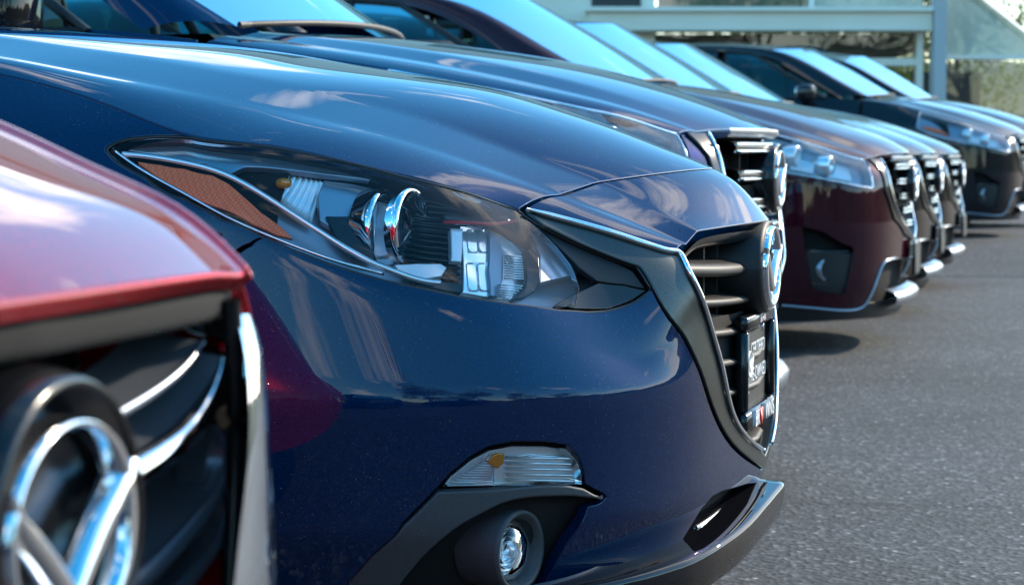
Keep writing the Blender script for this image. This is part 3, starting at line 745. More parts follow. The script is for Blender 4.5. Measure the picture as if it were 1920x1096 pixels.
        # high beam reflector: two bowls, dark divider, ribbed outer wall, dark hood
        pan('reflector_back', -.036, [(862, 424), (902, 424), (935, 438), (963, 456), (981, 474), (987, 520), (985, 536), (958, 562), (920, 557), (868, 548)], 'mirror')
        for x0 in (875, 896):
            for (y0, y1) in ((430, 472), (492, 545)):
                SS = S.off(-.034); rr = []
                for k in np.linspace(0, 1, 7):
                    row = []
                    for s_ in np.linspace(0, 1, 6):
                        q = SS.inv_px(fr, [(x0+19*s_+4*k, y0+(y1-y0)*k)], wmin=.1); pp, nn_ = SS.ev(q[:, 0], q[:, 1]); row.append((pp-nn_*.014*16*s_*(1-s_)*k*(1-k))[0])
                    rr.append(row)
                V, F = loft(rr); put('reflector_bowl', V, F, 'mirror')
        pan('reflector_divider', -.030, [(917, 436), (934, 444), (944, 478), (944, 520), (934, 556), (920, 553), (916, 505)], 'bucket')
        pan('reflector_stem', -.022, [(845, 428), (868, 428), (866, 490), (846, 488)], 'white_pl')
        for i in range(10):
            y = 480+i*4.6
            SS = S.off(-.026); P = SS.inv_px(fr, [(945, y), (964, y+.5), (981, y+1)], wmin=.1); V, F = tube(SS.ev(P[:, 0], P[:, 1])[0], .00135, 5); put('reflector_rib', V, F, 'mirror')
        for i in range(6):
            y = 534+i*4.4
            SS = S.off(-.026); P = SS.inv_px(fr, [(932, y), (955, y+1), (982-i*5, y+2)], wmin=.1); V, F = tube(SS.ev(P[:, 0], P[:, 1])[0], .00135, 5); put('reflector_rib', V, F, 'mirror')
        pan('reflector_hood', -.018, [(983, 470), (1000, 462), (1011, 478), (1013, 525), (1004, 546), (985, 558), (960, 563), (984, 540), (988, 520)], 'black')
        pan('brow', -.012, [(832, 402), (870, 405), (925, 405), (958, 396), (974, 392), (982, 402), (970, 412), (925, 417), (880, 414), (836, 411)], 'black')
        V, F = tube(S.off(-.013).ev(*S.off(-.013).inv_px(fr, [(832, 416), (870, 417), (925, 420), (968, 414)], wmin=.1).T)[0], .0028, 6); put('brow_edge', V, F, 'red_txt')
        pan('corner_panel', -.022, [(985, 415), (1010, 432), (1060, 466), (1090, 512), (1055, 520), (1012, 530), (1012, 478)], 'satin')
        pan('inner_blade', -.006, [(988, 405), (1030, 434), (1090, 464), (1150, 490), (1186, 508), (1210, 540), (1170, 532), (1120, 526), (1085, 500), (1030, 446)], 'matte')
        pan('inner_blade', -.006, [(1122, 530), (1170, 535), (1212, 544), (1188, 560), (1140, 578), (1080, 578), (1040, 572)], 'black')
    # --- turn signal and fog lamp
    for _ in (0,):
        put = pair('fog_lamp_unit')
        def pan(nm, d, P, m, **kw):
            SS = S.off(d); uv = SS.inv_px(fr, P, wmin=.1); a = dict(gap=0, r=.002, depth=.012, h=.012, hb=.006); a.update(kw)
            V, F, N = panel(SS, uv, **a); return put(nm, V, F, m, N)
        ts = [(827, 913), (844, 892), (882, 861), (917, 842), (961, 834), (1019, 834), (1062, 840), (1081, 860), (1090, 883), (1092, 908), (932, 911)]
        pan('turn_lens', .001, ts, 'lens', depth=.02)
        pan('turn_reflector', -.022, ts, 'white_pl')
        pan('turn_bowl', -.017, [(925, 862), (1000, 850), (1062, 852), (1078, 880), (1080, 902), (926, 904)], 'mirror')
        for i in range(5):
            SS = S.off(-.012); y = 857+i*10.5
            P = SS.inv_px(fr, [(948, y), (1010, y+1), (1068+i*2, y+2)], wmin=.1); V, F = tube(SS.ev(P[:, 0], P[:, 1])[0], .0026, 6); put('turn_flute', V, F, 'mirror')
        for i in range(11):
            SS = S.off(-.013); y = 862+i*4.6; x0 = 905-i*6.6
            P = SS.inv_px(fr, [(x0, y), (x0+15, y+.3), (922, y+.6)], wmin=.1); V, F = tube(SS.ev(P[:, 0], P[:, 1])[0], .0012, 5); put('turn_rib', V, F, 'white_pl')
        pan('turn_bulb', -.008, [(914, 866), (922, 853), (934, 847), (947, 849), (945, 868), (934, 880), (922, 874)], 'bulb')
        trim = [(649, 1099), (698, 1044), (757, 983), (822, 918), (932, 914), (1092, 911), (1117, 924), (1135, 930), (1124, 938), (1077, 933), (1004, 935), (946, 946), (902, 967), (859, 990), (800, 1037), (748, 1099)]
        trim = np.vstack([trim[:4], smooth_path(trim[4:7], 6), trim[7:9], smooth_path(trim[9:], 30)])
        pan('fog_trim', .003, trim, 'grey_pl', r=.004, depth=.02)
        rec = [(752, 1098), (802, 1036), (860, 990), (903, 967), (946, 947), (1004, 936), (1077, 935), (1102, 946), (1062, 1018), (1012, 1108), (960, 1150), (740, 1150)]
        pan('fog_recess', -.032, rec, 'matte', skirt=False)
        SS = S.off(-.012); c = SS.inv_px(fr, [(957, 1030)], wmin=.1); p, n = SS.ev(c[:, 0], c[:, 1]); p = p[0]
        ax = np.array([-1, .36, .0]); ro = .056
        V, F = lathe(p, ax, [(-.06, ro*1.0), (-.02, ro*1.04), (.012, ro*1.08), (.020, ro*1.05), (.018, ro*.94), (.004, ro*.86), (-.004, ro*.80)], 44); put('fog_bezel', V, F, 'grey_pl')
        V, F = lathe(p, ax, [(.000, ro*.80), (.008, ro*.72), (.015, ro*.42), (.018, .001)], 36); put('fog_lens', V, F, 'lens')
        for i in range(5):
            V, F = lathe(p, ax, [(-.002, ro*(.76-.13*i)), (-.008-.004*i, ro*(.72-.13*i)), (-.004-.004*i, ro*(.64-.13*i))], 32); put('fog_reflector', V, F, 'mirror')
    # --- grille
    g = bpy.data.objects.new('grille', None); COL.objects.link(g); g.parent = car
    pl = pchip([0, .2, .36, .48, .6], [0, .018, .052, .10, .17]); pw = lambda w, d: np.stack([pl(np.abs(w))+d, w, 0*w], -1)
    ww = np.linspace(-.42, .42, 41)
    V, F = loft([pw(ww, .11)+[0, 0, z] for z in (.32, .5, .64, .76)]); mk('grille_back', V, F, 'void', g)
    wz = pchip([.33, .36, .40, .46, .56, .64, .70, .76], [.02, .10, .17, .235, .31, .35, .375, .40])
    for i, z in enumerate((.705, .655, .605, .555, .505, .455, .41)):
        hw_ = float(wz(z))-.012; q = np.linspace(-hw_, hw_, 33); th = .013 if i == 0 else .009; rise = .010
        sec = [(.018, 0), (.016, th*.5), (.022, th), (.075, th*1.9), (.075, th*.6), (.022, -th*.35)]
        rows = [pw(q, d)+np.c_[0*q, 0*q, z-.022+dz+rise*(np.abs(q)/.35)**2] for d, dz in sec]; rows.append(rows[0])
        V, F = loft(rows); mk('grille_slat', V, [f[::-1] for f in F], 'matte', g)
    for w in (-.30, -.2, -.12, .12, .2, .30):
        V, F = box((float(pl(abs(w)))+.075, w, .56), (.03, .014, .40)); mk('grille_strut', V, F, 'matte', g, smooth=False)
    # frame under the hood edge
    q = np.linspace(-.36, .36, 41); ed = pchip([0, .2, .28, .36], [.0, .043, .064, .09]); zz = pchip([0, .2, .28, .36], [.765, .762, .757, .722])
    rows = [np.stack([ed(np.abs(q))+d, q, zz(np.abs(q))+dz], 1) for d, dz in ((.004, -.012), (.006, -.022), (.014, -.030), (.07, -.040), (.12, -.02))]
    V, F = loft(rows); mk('grille_header', V, F, 'black', g)
    # emblem pod
    k = np.linspace(0, 2*math.pi, 41); rows = []
    for d, sc in ((.10, 1.12), (.05, 1.10), (.02, 1.06), (.0, 1.02), (-.008, .97), (-.004, .90), (.006, .86)):
        rows.append(np.stack([np.full(41, d)+.006, .094*sc*np.cos(k), .688+.078*sc*np.sin(k)], 1))
    V, F = loft(rows); mk('emblem_pod', V, [f[::-1] for f in F], 'matte', g)
    kk = np.linspace(0, 2*math.pi, 41); V, F = loft([np.stack([np.full(41, .010), .082*s_*np.cos(kk), .688+.07*s_*np.sin(kk)], 1) for s_ in (1, .5, .01)]); mk('emblem_backing', V, F, 'black', g)
    emblem(g, (.002, 0, .688), .168, .142)
    # --- plate with dealer frame
    pt = bpy.data.objects.new('license_plate', None); COL.objects.link(pt); pt.parent = car
    pt['label'] = 'black dealer plate reading certified pre-owned in a raised lettered frame'
    V, F = box((.030, 0, .512), (.006, .300, .150)); mk('plate', V, F, 'matte', pt, smooth=False)
    def frame_bar(z0, z1, y0, y1, d0=.012, d1=.034): return box(((d0+d1)/2, (y0+y1)/2, (z0+z1)/2), (d1-d0, abs(y1-y0), z1-z0), .004)
    V, F = join(frame_bar(.588, .612, -.156, .156), frame_bar(.420, .452, -.156, .156), frame_bar(.4525, .5875, .143, .156), frame_bar(.4525, .5875, -.156, -.143)); mk('plate_frame', V, F, 'black', pt)
    def text(body, size, l, w, z, m, ex=.0015, nm='lettering', sx=1.0):
        cu = bpy.data.curves.new(nm, 'FONT'); cu.body = body; cu.size = size; cu.extrude = ex; cu.align_x = 'CENTER'; cu.align_y = 'CENTER'; cu.materials.append(M[m])
        o = bpy.data.objects.new(nm, cu); COL.objects.link(o); o.parent = pt; o.location = (-l, -w, z); o.rotation_euler = (math.pi/2, 0, math.pi/2); o.scale = (sx, 1, 1)
        me = bpy.data.meshes.new_from_object(o.evaluated_get(bpy.context.evaluated_depsgraph_get())); o2 = bpy.data.objects.new(nm, me); COL.objects.link(o2)
        o2.parent = pt; o2.location = o.location; o2.rotation_euler = o.rotation_euler; o2.scale = o.scale; bpy.data.objects.remove(o); return o2
    text('CERTIFIED', .034, .0265, -.048, .545, 'white_txt', .0006, sx=1.0); text('PRE-OWNED', .034, .0265, -.048, .502, 'white_txt', .0006, sx=.95)
    text('mazda', .020, .0265, .105, .484, 'white_txt', .0006)
    V, F = box((.0265, .055, .525), (.0012, .0016, .10)); mk('plate_rule', V, F, 'white_txt', pt, smooth=False)
    em = emblem(pt, (.0265, .105, .530), .056, .046, m='white_txt'); em.name = 'plate_logo'; em.scale = (1, 1, 1)
    text('BR', .040, .010, .080, .437, 'white_txt', .004); text("WN'S", .040, .010, -.058, .437, 'white_txt', .004)
    text('BR WN', .018, .011, .0, .600, 'white_txt', .001)
    def heart(l, w, z, s):
        a = np.linspace(0, 2*math.pi, 33)[:-1]; x = 16*np.sin(a)**3; y = 13*np.cos(a)-5*np.cos(2*a)-2*np.cos(3*a)-np.cos(4*a)
        r1 = np.stack([np.full(32, l), w+x*s, z+y*s], 1); V, F = loft([r1+[.004, 0, 0], r1], True); F = list(F)+[tuple(range(32, 64))]; mk('heart', V, F, 'red_txt', pt)
    heart(.0065, .030, .437, .0011); heart(.010, .0, .600, .0005)
    for y in (.10, -.10):
        V, F = lathe((.0275, y, .578), (-1, 0, 0), [(0, .007), (.003, .007), (.004, .004), (.004, .0005)], 12); mk('plate_screw', V, F, 'chrome', pt)
    # --- intake and lower lip
    V, F, N = panel(S.off(-.05), np.vstack([intake[1:], mirr(intake[1:])]), gap=-.03, r=.001, depth=.001, skirt=False, h=.03, hb=.02); mk('lower_intake', V, F, 'void', car, N)
    ii = np.vstack([itk[1:], mirr(itk[1:])]); hd = dense(np.vstack([intake[1:], mirr(intake[1:])]), .01)
    a_, n_ = S.ev(hd[:, 0], hd[:, 1]); V, F = loft([np.vstack([r_, r_[:1]]) for r_ in (a_-n_*.002, a_-n_*.05)]); mk('intake_wall', V, F, 'matte', car)
    lipu = np.array([(1254, 1064), (1293, 1062), (1356, 1040), (1394, 1020), (1424, 995), (1442, 962), (1447, 934), (1438, 910)])
    lo_ = np.array([(1240, 1140), (1290, 1124), (1356, 1096), (1394, 1072), (1427, 1047), (1452, 1016), (1470, 981), (1473, 956)])
    # the lip runs round the nose: plan curve set proud of the bumper
    q = np.linspace(-.66, .66, 81); pl2 = pchip([0, .2, .36, .48, .59, .68, .745], [0, .018, .052, .10, .165, .245, .335]); aq = np.abs(q)
    zt = pchip([0, .15, .3, .42, .52, .60, .66], [.318, .300, .278, .262, .252, .246, .244])(aq)
    rows = []
    for d, dz in ((.06, .014), (.05, .006), (.0, .003), (-.020, .001), (-.025, -.001), (-.028, -.005), (-.029, -.010), (-.026, -.034), (-.020, -.058), (-.016, -.064), (-.004, -.070), (.06, -.074)):
        f_ = np.interp(aq, [.45, .66], [1, .35]); rows.append(np.stack([pl2(aq)+d*f_, q, zt+dz*np.interp(aq, [.5, .66], [1, .7])], 1))
    V, F = loft(rows); mk('front_lip', V, F, 'black_paint', car)
    for z in (.275, .295):
        q = np.linspace(-.30, .30, 41); V, F = tube(np.stack([pl2(np.abs(q))+.035, q, np.full(41, z)+.02-.10*np.abs(q)], 1), .004, 6); mk('intake_bar', V, F, 'satin', car)
    # --- doors, tail
    doors(car, S, 'navy', VM, 1.29, 2.33, 3.25, 3.52)
    for l, a in ((.93, 1), (3.62, 1)):
        for s_ in (1, -1): wheel(car, l, s_*.78, .325, .205, s_)
    greenhouse(car, dict(inner=[(1.64, .66, 1.06), (1.93, .62, 1.24), (2.22, .56, 1.385), (2.5, .55, 1.42), (3.0, .55, 1.42), (3.7, .52, 1.34)], outer=[(1.75, .74, 1.05), (2.05, .67, 1.24), (2.36, .60, 1.36), (2.6, .59, 1.385), (3.0, .59, 1.385), (3.75, .56, 1.30)],
        cen=[(1.62, 0, 1.115), (1.92, 0, 1.30), (2.2, 0, 1.425), (2.6, 0, 1.455), (3.2, 0, 1.44), (3.7, 0, 1.37)], ktop=24, belt=[(1.45, .76, 1.03), (2.3, .79, 1.03), (3.2, .78, 1.04), (3.8, .74, 1.05)],
        wins=[('front_window', 1.9, 2.46, 2.40, 2.50), ('rear_window', 2.52, 3.5, 2.56, 3.2)]), 'navy')
    for mi_ in (False, True): side_mirror(car, 1.95, .96, 1.06, 'navy', mi_, .9)
    V, F, N = panel(S.off(-.03), rect(S.U[-1]*.2, S.U[-1]*.98, .02, VM*.98), h=.2, hb=.2, skirt=False); mk('body_lining', V, F, 'void', car, N); mk('body_lining', V, F, 'void', car, N, mirror=True)
    return car, fr, S, H

def doors(car, S, paintm, VM, a, b, c, d, rear_l=3.62, wr=.345, zc=.33):
    f = lambda P: S.inv_lz(P)
    def top(l, z=.95): return f([(l, z)])[0, 0]
    ua, ub, uc = top(a), top(b), top(c)
    z0 = .26
    for (l0, l1) in ((a, b), (b, c)):
        P = f([(l0, z0), (l0, .6), (l0, .85)]); Q = f([(l1, .85), (l1, .6), (l1, z0)])
        o = np.vstack([P, [(u, VM) for u in np.linspace(top(l0), top(l1), 12)], Q])
        V, F, N = panel(S, o, h=.05, hb=.03); dr = mk('door', V, F, paintm, car, N); mk('door', V, F, paintm, car, N, mirror=True)
    arch = f([(rear_l+wr*math.cos(t_), max(zc+wr*math.sin(t_), .27)) for t_ in np.radians(np.linspace(180, 0, 16))])
    ue = S.U[-1]-.005
    o = np.vstack([f([(c, .85), (c, .6), (c, z0)]), arch, [(ue, .03), (ue, VM)], [(u, VM) for u in np.linspace(ue, uc, 20)[1:]]])
    V, F, N = panel(S, o, h=.06, hb=.03); mk('rear_quarter', V, F, paintm, car, N); mk('rear_quarter', V, F, paintm, car, N, mirror=True)

sedan, FR1, S1, H1 = build_sedan()


# ================================================================== generic crossover (built once where the maroon one stands)
PAINTS = {M[k].name for k in ('navy', 'navy_b', 'red', 'maroon', 'black_paint', 'brown', 'silver')}
def copy_car(root, label, paintm, X, Y, deg=15.0, z0=0.0, scale=(1, 1, 1), group='cars parked in a row'):
    r = root.copy(); COL.objects.link(r); r.location = (X, Y, z0); r.rotation_euler = (0, 0, -math.radians(deg)); r.scale = scale; r['label'] = label; r['group'] = group
    def rec(src, par):
        for ch in [o for o in bpy.data.objects if o.parent == src]:
            c = ch.copy(); COL.objects.link(c); c.parent = par
            if c.type == 'MESH' and c.material_slots and c.material_slots[0].material and c.material_slots[0].material.name in PAINTS:
                c.material_slots[0].link = 'OBJECT'; c.material_slots[0].material = M[paintm]
            rec(ch, c)
    rec(root, r); return r
FR3 = Frame(1.87, 10.2); UVC = {}
def build_suv(label, pm, pos, tall=False):
    fr = FR3
    car = thing('parked_car', label, 'car', (pos[0], pos[1], 0), -fr.a, 'cars parked in a row')
    def uvpx(key, SS, pts, wmin=-9):
        if key not in UVC: UVC[key] = SS.inv_px(fr, pts, wmin=wmin)
        return UVC[key].copy()
    plan = [(0, 0), (.012, .2), (.05, .4), (.11, .55), (.2, .68), (.31, .77), (.45, .83), (.62, .87), (.85, .895), (1.1, .905), (1.5, .91), (2.5, .915), (3.5, .91), (4.0, .88), (4.35, .78), (4.55, .5), (4.6, 0)]
    top = [(.02, 0, .862), (.05, .2, .86), (.10, .36, .855), (.17, .5, .852), (.28, .60, .885), (.40, .68, .925), (.52, .72, .96), (.66, .75, 1.0), (.86, .765, 1.06), (1.1, .768, 1.125), (1.5, .79, 1.18), (2.5, .83, 1.19), (3.5, .82, 1.21), (3.95, .78, 1.23), (4.25, .7, 1.24), (4.42, .45, 1.24), (4.45, 0, 1.24)]
    gz = 0.0
    if tall:
        for i, z in zip(range(4, 17), (.888, .915, .94, .965, 1.0, 1.035, 1.09, 1.10, 1.12, 1.14, 1.15, 1.15, 1.15)): top[i] = (top[i][0], top[i][1], z)
        gz = -.088
    zl = [.70, .70, .70, .705, .735, .765, .79, .81, .80, .78, .76, .76, .78, .8, .8, .8, .8]
    st = [dict(l=p[0], w=p[1], T=T, zL=z, bulge=.018 if k < 8 else .05, sig=.014 if k < 8 else .03, z0=.13, o0=-.06, z1=.30, o1=-.012, zm=.55, oL=-.006) for k, (p, T, z) in enumerate(zip(plan, top, zl))]
    S = body_surface(st); VM = S.V[-1]
    C0 = pchip([.015, .1, .26, .5, .8, 1.1, 1.25], [.885, .938, 1.003, 1.086, 1.158, 1.208, 1.222] if not tall else [.868, .905, .963, 1.026, 1.075, 1.108, 1.118]); eg = S.G[len(S.U)//2:, -1]; eg = eg[(eg[:, 0] > .16) & (eg[:, 0] < 1.6) & (eg[:, 1] > .4)]; tp = eg[np.r_[True, np.diff(eg[:, 0]) > 1e-4]][::3]
    Tf = pchip(tp[:, 0], tp[:, 1:]); rows = []
    for u in (0, .06, .14, .25, .4, .6, .8, 1.0):
        lc = .015+u*1.21; lt_ = .17+u*1.17; T = Tf(np.array(lt_)); z0 = float(C0(lc))
        zc = z0-(.012+.022*min(1, u*3)); c2 = (lc+(lt_-lc)*.62, T[0]*.70, z0-(z0-T[1])*.30); c3 = (lc+(lt_-lc)*.80, T[0]*.84, z0-(z0-T[1])*.66)
        rows.append([(lc, 0, z0), c2, c3, (lt_, T[0], T[1])])
    H = hood_surface(rows, 0); vm = H.V[-1]
    add_panel('hood', H, rect(0, H.U[-1], -vm, vm), pm, car, h=.03, hb=.015, gap=.003, r=.006, depth=.025)
    V, F, N = panel(H.off(-.03), rect(.03, H.U[-1], -vm+.02, vm-.02), h=.1, hb=.08, skirt=False); mk('hood_underside', V, F, 'void', car, N)
    # headlamp
    f = S.inv_lz
    low = f([(.13, .728), (.20, .742), (.30, .765), (.42, .788), (.52, .805), (.66, .84), (.78, .88), (.88, .93)])
    ut0, ut1 = f([(.175, .85)])[0, 0], f([(.86, 1.05-.05*tall)])[0, 0]
    head = np.vstack([low, [(u, VM) for u in np.linspace(ut1, ut0, 24)]])
    def pair(nm):
        ee = []
        for _ in range(2):
            e = bpy.data.objects.new(nm, None); COL.objects.link(e); e.parent = car; ee.append(e)
        def put(n2, V, F, m, N=None, smooth=True): mk(n2, V, F, m, ee[0], N, smooth); mk(n2, V, F, m, ee[1], N, smooth, mirror=True)
        return put
    put = pair('headlight')
    V, F, N = panel(S, head, off=-.002, gap=.004, r=.003, depth=.012, h=.025, hb=.015); put('lens', V, F, 'lens', N)
    V, F, N = panel(S.off(-.038), head, gap=-.003, r=.001, depth=.001, h=.03, hb=.02, skirt=False); put('bucket', V, F, 'bucket', N)
    gk = dense(head, .02); p, n = S.ev(gk[:, 0], gk[:, 1]); V, F = loft([np.vstack([r_, r_[:1]]) for r_ in (p-n*.004, p-n*.038)]); put('bucket_wall', V, F, 'white_pl')
    V, F = tube(np.vstack([p, p[:1]])-np.vstack([n, n[:1]])*.003, .004, 5, cap=False); put('gasket', V, F, 'chrome')
    def lamp(l, z, r, ln, m, nm, d=-.05):
        uv = f([(l, z)]); pp, nn = S.off(d).ev(uv[:, 0], uv[:, 1]); V, F = lathe(pp[0], (-1, .25, 0), [(-.03, r*.9), (0, r), (ln, r*1.05), (ln*1.1, r*.95), (ln*.9, r*.7), (ln*.5, .002)], 20); put(nm, V, F, m)
    lamp(.33, .845, .040, .05, 'mirror', 'projector', -.03); lamp(.47, .885, .046, .045, 'white_pl', 'projector', -.03)
    for q, m, nm in (([(.60, .87), (.80, .92), (.84, .95), (.70, .93)], 'amber', 'side_reflector'), ([(.20, .765), (.30, .785), (.30, .85), (.22, .83)], 'white_pl', 'reflector_box'), ([(.36, .80), (.46, .82), (.46, .875), (.36, .85)], 'white_pl', 'reflector_box')):
        V, F, N = panel(S.off(-.02), f(q), gap=0, r=.003, depth=.03, h=.02, hb=.015); put(nm, V, F, m, N)
    # grille surround strip, bumper, valance, fog lamp
    wo_ = uvpx('wo', S, [(1634, 308), (1650, 321), (1658, 360), (1675, 412), (1694, 440), (1708, 455)]); wi_ = uvpx('wi', S, [(1712, 444), (1698, 428), (1685, 408), (1668, 357), (1659, 320), (1650, 303)])
    wo_[0, 1] = VM; wi_[-1, 1] = VM; wo_[-1, 0] = 0; wi_[0, 0] = 0
    mir = lambda P: (P*np.array([-1, 1]))[::-1]
    ring = np.vstack([wo_, mir(wo_)[1:], (wi_*np.array([-1, 1]))[::-1][:-1] if False else (wi_[1:]*np.array([-1, 1]))[::-1], wi_])
    add_panel('grille_surround', S, ring, 'black', car, off=.008, gap=0, r=.004, depth=.04, h=.02, hb=.012)
    p, n = S.ev(wi_[:, 0], wi_[:, 1]); V, F = tube(smooth_path(p+n*.010, 40), .0045, 6, up=(0, 1, .2)); mk('chrome_edge', V, F, 'chrome', car); mk('chrome_edge', V, F, 'chrome', car, mirror=True)
    val = uvpx('val', S, [(1466, 572), (1535, 578), (1604, 580), (1622, 570), (1640, 535), (1655, 495), (1665, 487), (1695, 490)], wmin=.0); val[-1, 0] = 0
    fog = uvpx('fog', S, [(1506, 428), (1540, 436), (1578, 459), (1600, 467), (1592, 510), (1581, 551), (1550, 547), (1524, 540), (1513, 480)], wmin=.1)
    fl = f([(.60, .55)])[0]; arch = f([(.95+.375*math.cos(a), max(.36+.375*math.sin(a), .25)) for a in np.radians(np.linspace(180, 0, 20))])
    gp = f([(.60, .83), (.585, .70)])
    vl = f([(.575, .215)])[0]
    bp = np.vstack([gp[:1], low[:5][::-1][0:], wo_[1:]]) if False else np.vstack([gp[:1], low[4::-1], [(ut0-.012, VM)], wo_])
    half = np.vstack([val[::-1], arch[3:5], gp[::-1]])
    outl = np.vstack([bp, mir(bp)[1:], mir(half), half[1:]])
    add_panel('front_bumper', S, outl, pm, car, holes=[fog, fog*np.array([-1, 1])], h=.025, hb=.012, depth=.02)
    uu = np.linspace(0, arch[2, 0], 30); vh = np.vstack([val, arch[2:4], [(u, .012) for u in uu[::-1]]])
    add_panel('valance', S, np.vstack([vh, mir(vh)[1:]]), 'matte', car, h=.03, hb=.015, off=-.004)
    p, n = S.ev(val[:, 0], val[:, 1]); V, F = tube(smooth_path(p+n*.002, 50), .0055, 6); mk('valance_trim', V, F, 'satin', car); mk('valance_trim', V, F, 'satin', car, mirror=True)
    put = pair('fog_lamp_unit')
    V, F, N = panel(S.off(-.05), fog, gap=-.004, r=.001, depth=.001, skirt=False, h=.03, hb=.02); put('recess', V, F, 'matte', N)
    gk = dense(fog, .02); p, n = S.ev(gk[:, 0], gk[:, 1]); V, F = loft([np.vstack([r_, r_[:1]]) for r_ in (p+n*.003, p-n*.05)]); put('recess_wall', V, F, 'black')
    c = uvpx('fl', S.off(-.03), [(1542, 505)], wmin=.1); pp, nn = S.off(-.03).ev(c[:, 0], c[:, 1]); V, F = lathe(pp[0], (-1, .5, 0), [(-.03, .045), (.02, .05), (.022, .042), (0, .036), (.006, .02), (.008, .001)], 24); put('fog_lamp', V, F, 'satin')
    for y in (470, 530):
        SS = S.off(-.012); P = uvpx('fb%d' % y, SS, [(1512, y), (1545, y+3), (1590, y+2)], wmin=.1); V, F = tube(SS.ev(P[:, 0], P[:, 1])[0], .010, 8); put('fog_bar', V, F, 'black')
    SS = S.off(-.02); P = uvpx('fz', SS, [(1598, 470), (1580, 548), (1562, 540), (1578, 490)], wmin=.1); V, F, N = panel(SS, P, gap=0, r=.003, depth=.02, h=.02, hb=.015); put('fog_bezel', V, F, 'chrome', N)
    # fender
    u_c = f([(1.30, 1.1)])[0, 0]
    fend = np.vstack([gp, arch[4:], f([(1.36, .26), (1.36, .6), (1.35, .9)]), [(f([(1.34, 1.1)])[0, 0], VM)], [(u, VM) for u in np.linspace(u_c, ut1, 24)], low[4:][::-1]])
    add_panel('fender', S, fend, pm, car, mirror=True, h=.03, hb=.015)
    # grille
    g = bpy.data.objects.new('grille', None); COL.objects.link(g); g.parent = car
    pl = pchip([0, .2, .4, .55], [0, .012, .05, .11]); ww = np.linspace(-.46, .46, 31)
    V, F = loft([np.stack([pl(np.abs(ww))+.10, ww, np.full(31, z)], 1) for z in (.42, .6, .85)]); mk('grille_back', V, F, 'void', g)
    for i, z in enumerate((.822, .755, .688, .622, .56)):
        hw = (.37, .345, .30, .24, .16)[i]; q = np.linspace(-hw, hw, 25)
        rows = [np.stack([pl(np.abs(q))+d, q, np.full(25, z)+dz], 1) for d, dz in ((.012, -.010), (.006, 0), (.010, .010), (.03, .016), (.07, .014), (.07, -.016), (.02, -.016), (.012, -.010))]
        V, F = loft(rows); mk('grille_slat', V, [x[::-1] for x in F], 'black', g)
        for d in (-.009, .008): V, F = tube(np.stack([pl(np.abs(q))+.007, q, np.full(25, z)+d], 1), .0045, 6); mk('slat_trim', V, F, 'chrome', g)
    for w in (-.2, -.1, .1, .2): V, F = box((float(pl(abs(w)))+.07, w, .69), (.03, .012, .30)); mk('grille_strut', V, F, 'matte', g, smooth=False)
    k = np.linspace(0, 2*math.pi, 33); rows = [np.stack([np.full(33, d), .10*sc*np.cos(k), .745+.088*sc*np.sin(k)], 1) for d, sc in ((.09, 1.1), (.02, 1.05), (-.006, 1.0), (-.012, .94), (.0, .88), (.0, .01))]
    V, F = loft(rows); mk('emblem_pod', V, [x[::-1] for x in F], 'black', g); emblem(g, (-.006, 0, .745), .17, .145)
    q = np.linspace(-.40, .40, 31); rows = [np.stack([pl(np.abs(q))+.012+d, q, np.full(31, .868)+dz], 1) for d, dz in ((0, .0), (-.004, -.012), (.01, -.022), (.1, -.03))]
    V, F = loft(rows); mk('grille_header', V, F, 'satin', g)
    # plate and chin
    if not tall:
        V, F = box((-.016, 0, .40), (.012, .31, .165), .003); lp = mk('license_plate', V, F, 'black', car)
        V, F = box((-.024, 0, .40), (.004, .285, .135)); mk('plate_face', V, F, 'matte', lp, smooth=False)
    q = np.linspace(-.42, .42, 31); rows = [np.stack([pl(np.abs(q))+d, q, np.full(31, .235)+dz-.02*np.abs(q)], 1) for d, dz in ((.03, .045), (-.01, .03), (-.026, .01), (-.02, -.02), (.03, -.045))]
    V, F = loft(rows); mk('chin_plate', V, F, 'satin', car)
    V, F, N = panel(S.off(-.04), rect(-1.2, 1.2, .03, VM*.62), h=.12, hb=.1, skirt=False); mk('bumper_backing', V, F, 'void', car, N)
    doors(car, S, pm, VM, 1.365, 2.45, 3.4, 3.6, 3.65, .375, .36)
    V, F, N = panel(S.off(-.03), rect(S.U[-1]*.2, S.U[-1]*.98, .02, VM*.98), h=.2, hb=.2, skirt=False); mk('body_lining', V, F, 'void', car, N); mk('body_lining', V, F, 'void', car, N, mirror=True)
    for l in (.95, 3.65):
        for s_ in (1, -1): wheel(car, l, s_*.79, .35, .22, s_)
    up = lambda P: [(a_, b_, c_+gz) for a_, b_, c_ in P]
    greenhouse(car, dict(inner=up([(1.30, .69, 1.195), (1.62, .66, 1.37), (2.0, .60, 1.565), (2.3, .59, 1.625), (3.0, .585, 1.645), (4.0, .55, 1.60)]), outer=up([(1.52, .78, 1.185), (1.85, .71, 1.38), (2.18, .65, 1.54), (2.5, .635, 1.59), (3.0, .63, 1.605), (4.05, .60, 1.56)]),
        cen=up([(1.16, 0, 1.222), (1.55, 0, 1.46), (1.85, 0, 1.63), (2.5, 0, 1.685), (3.2, 0, 1.68), (4.0, 0, 1.63)]), ktop=24, belt=up([(1.4, .81, 1.18), (2.5, .83, 1.185), (3.5, .82, 1.205), (4.0, .78, 1.23)]),
        wins=[('front_window', 1.66, 2.50, 2.30, 2.54), ('rear_window', 2.58, 3.5, 2.62, 3.45)]), pm)
    for mi_ in (False, True): side_mirror(car, 1.80, .99, 1.22+gz, 'black_paint', mi_)
    return car
suv = build_suv('dark maroon crossover with chrome slatted grille and low black bumper valance', 'maroon', (1.87, 10.2))
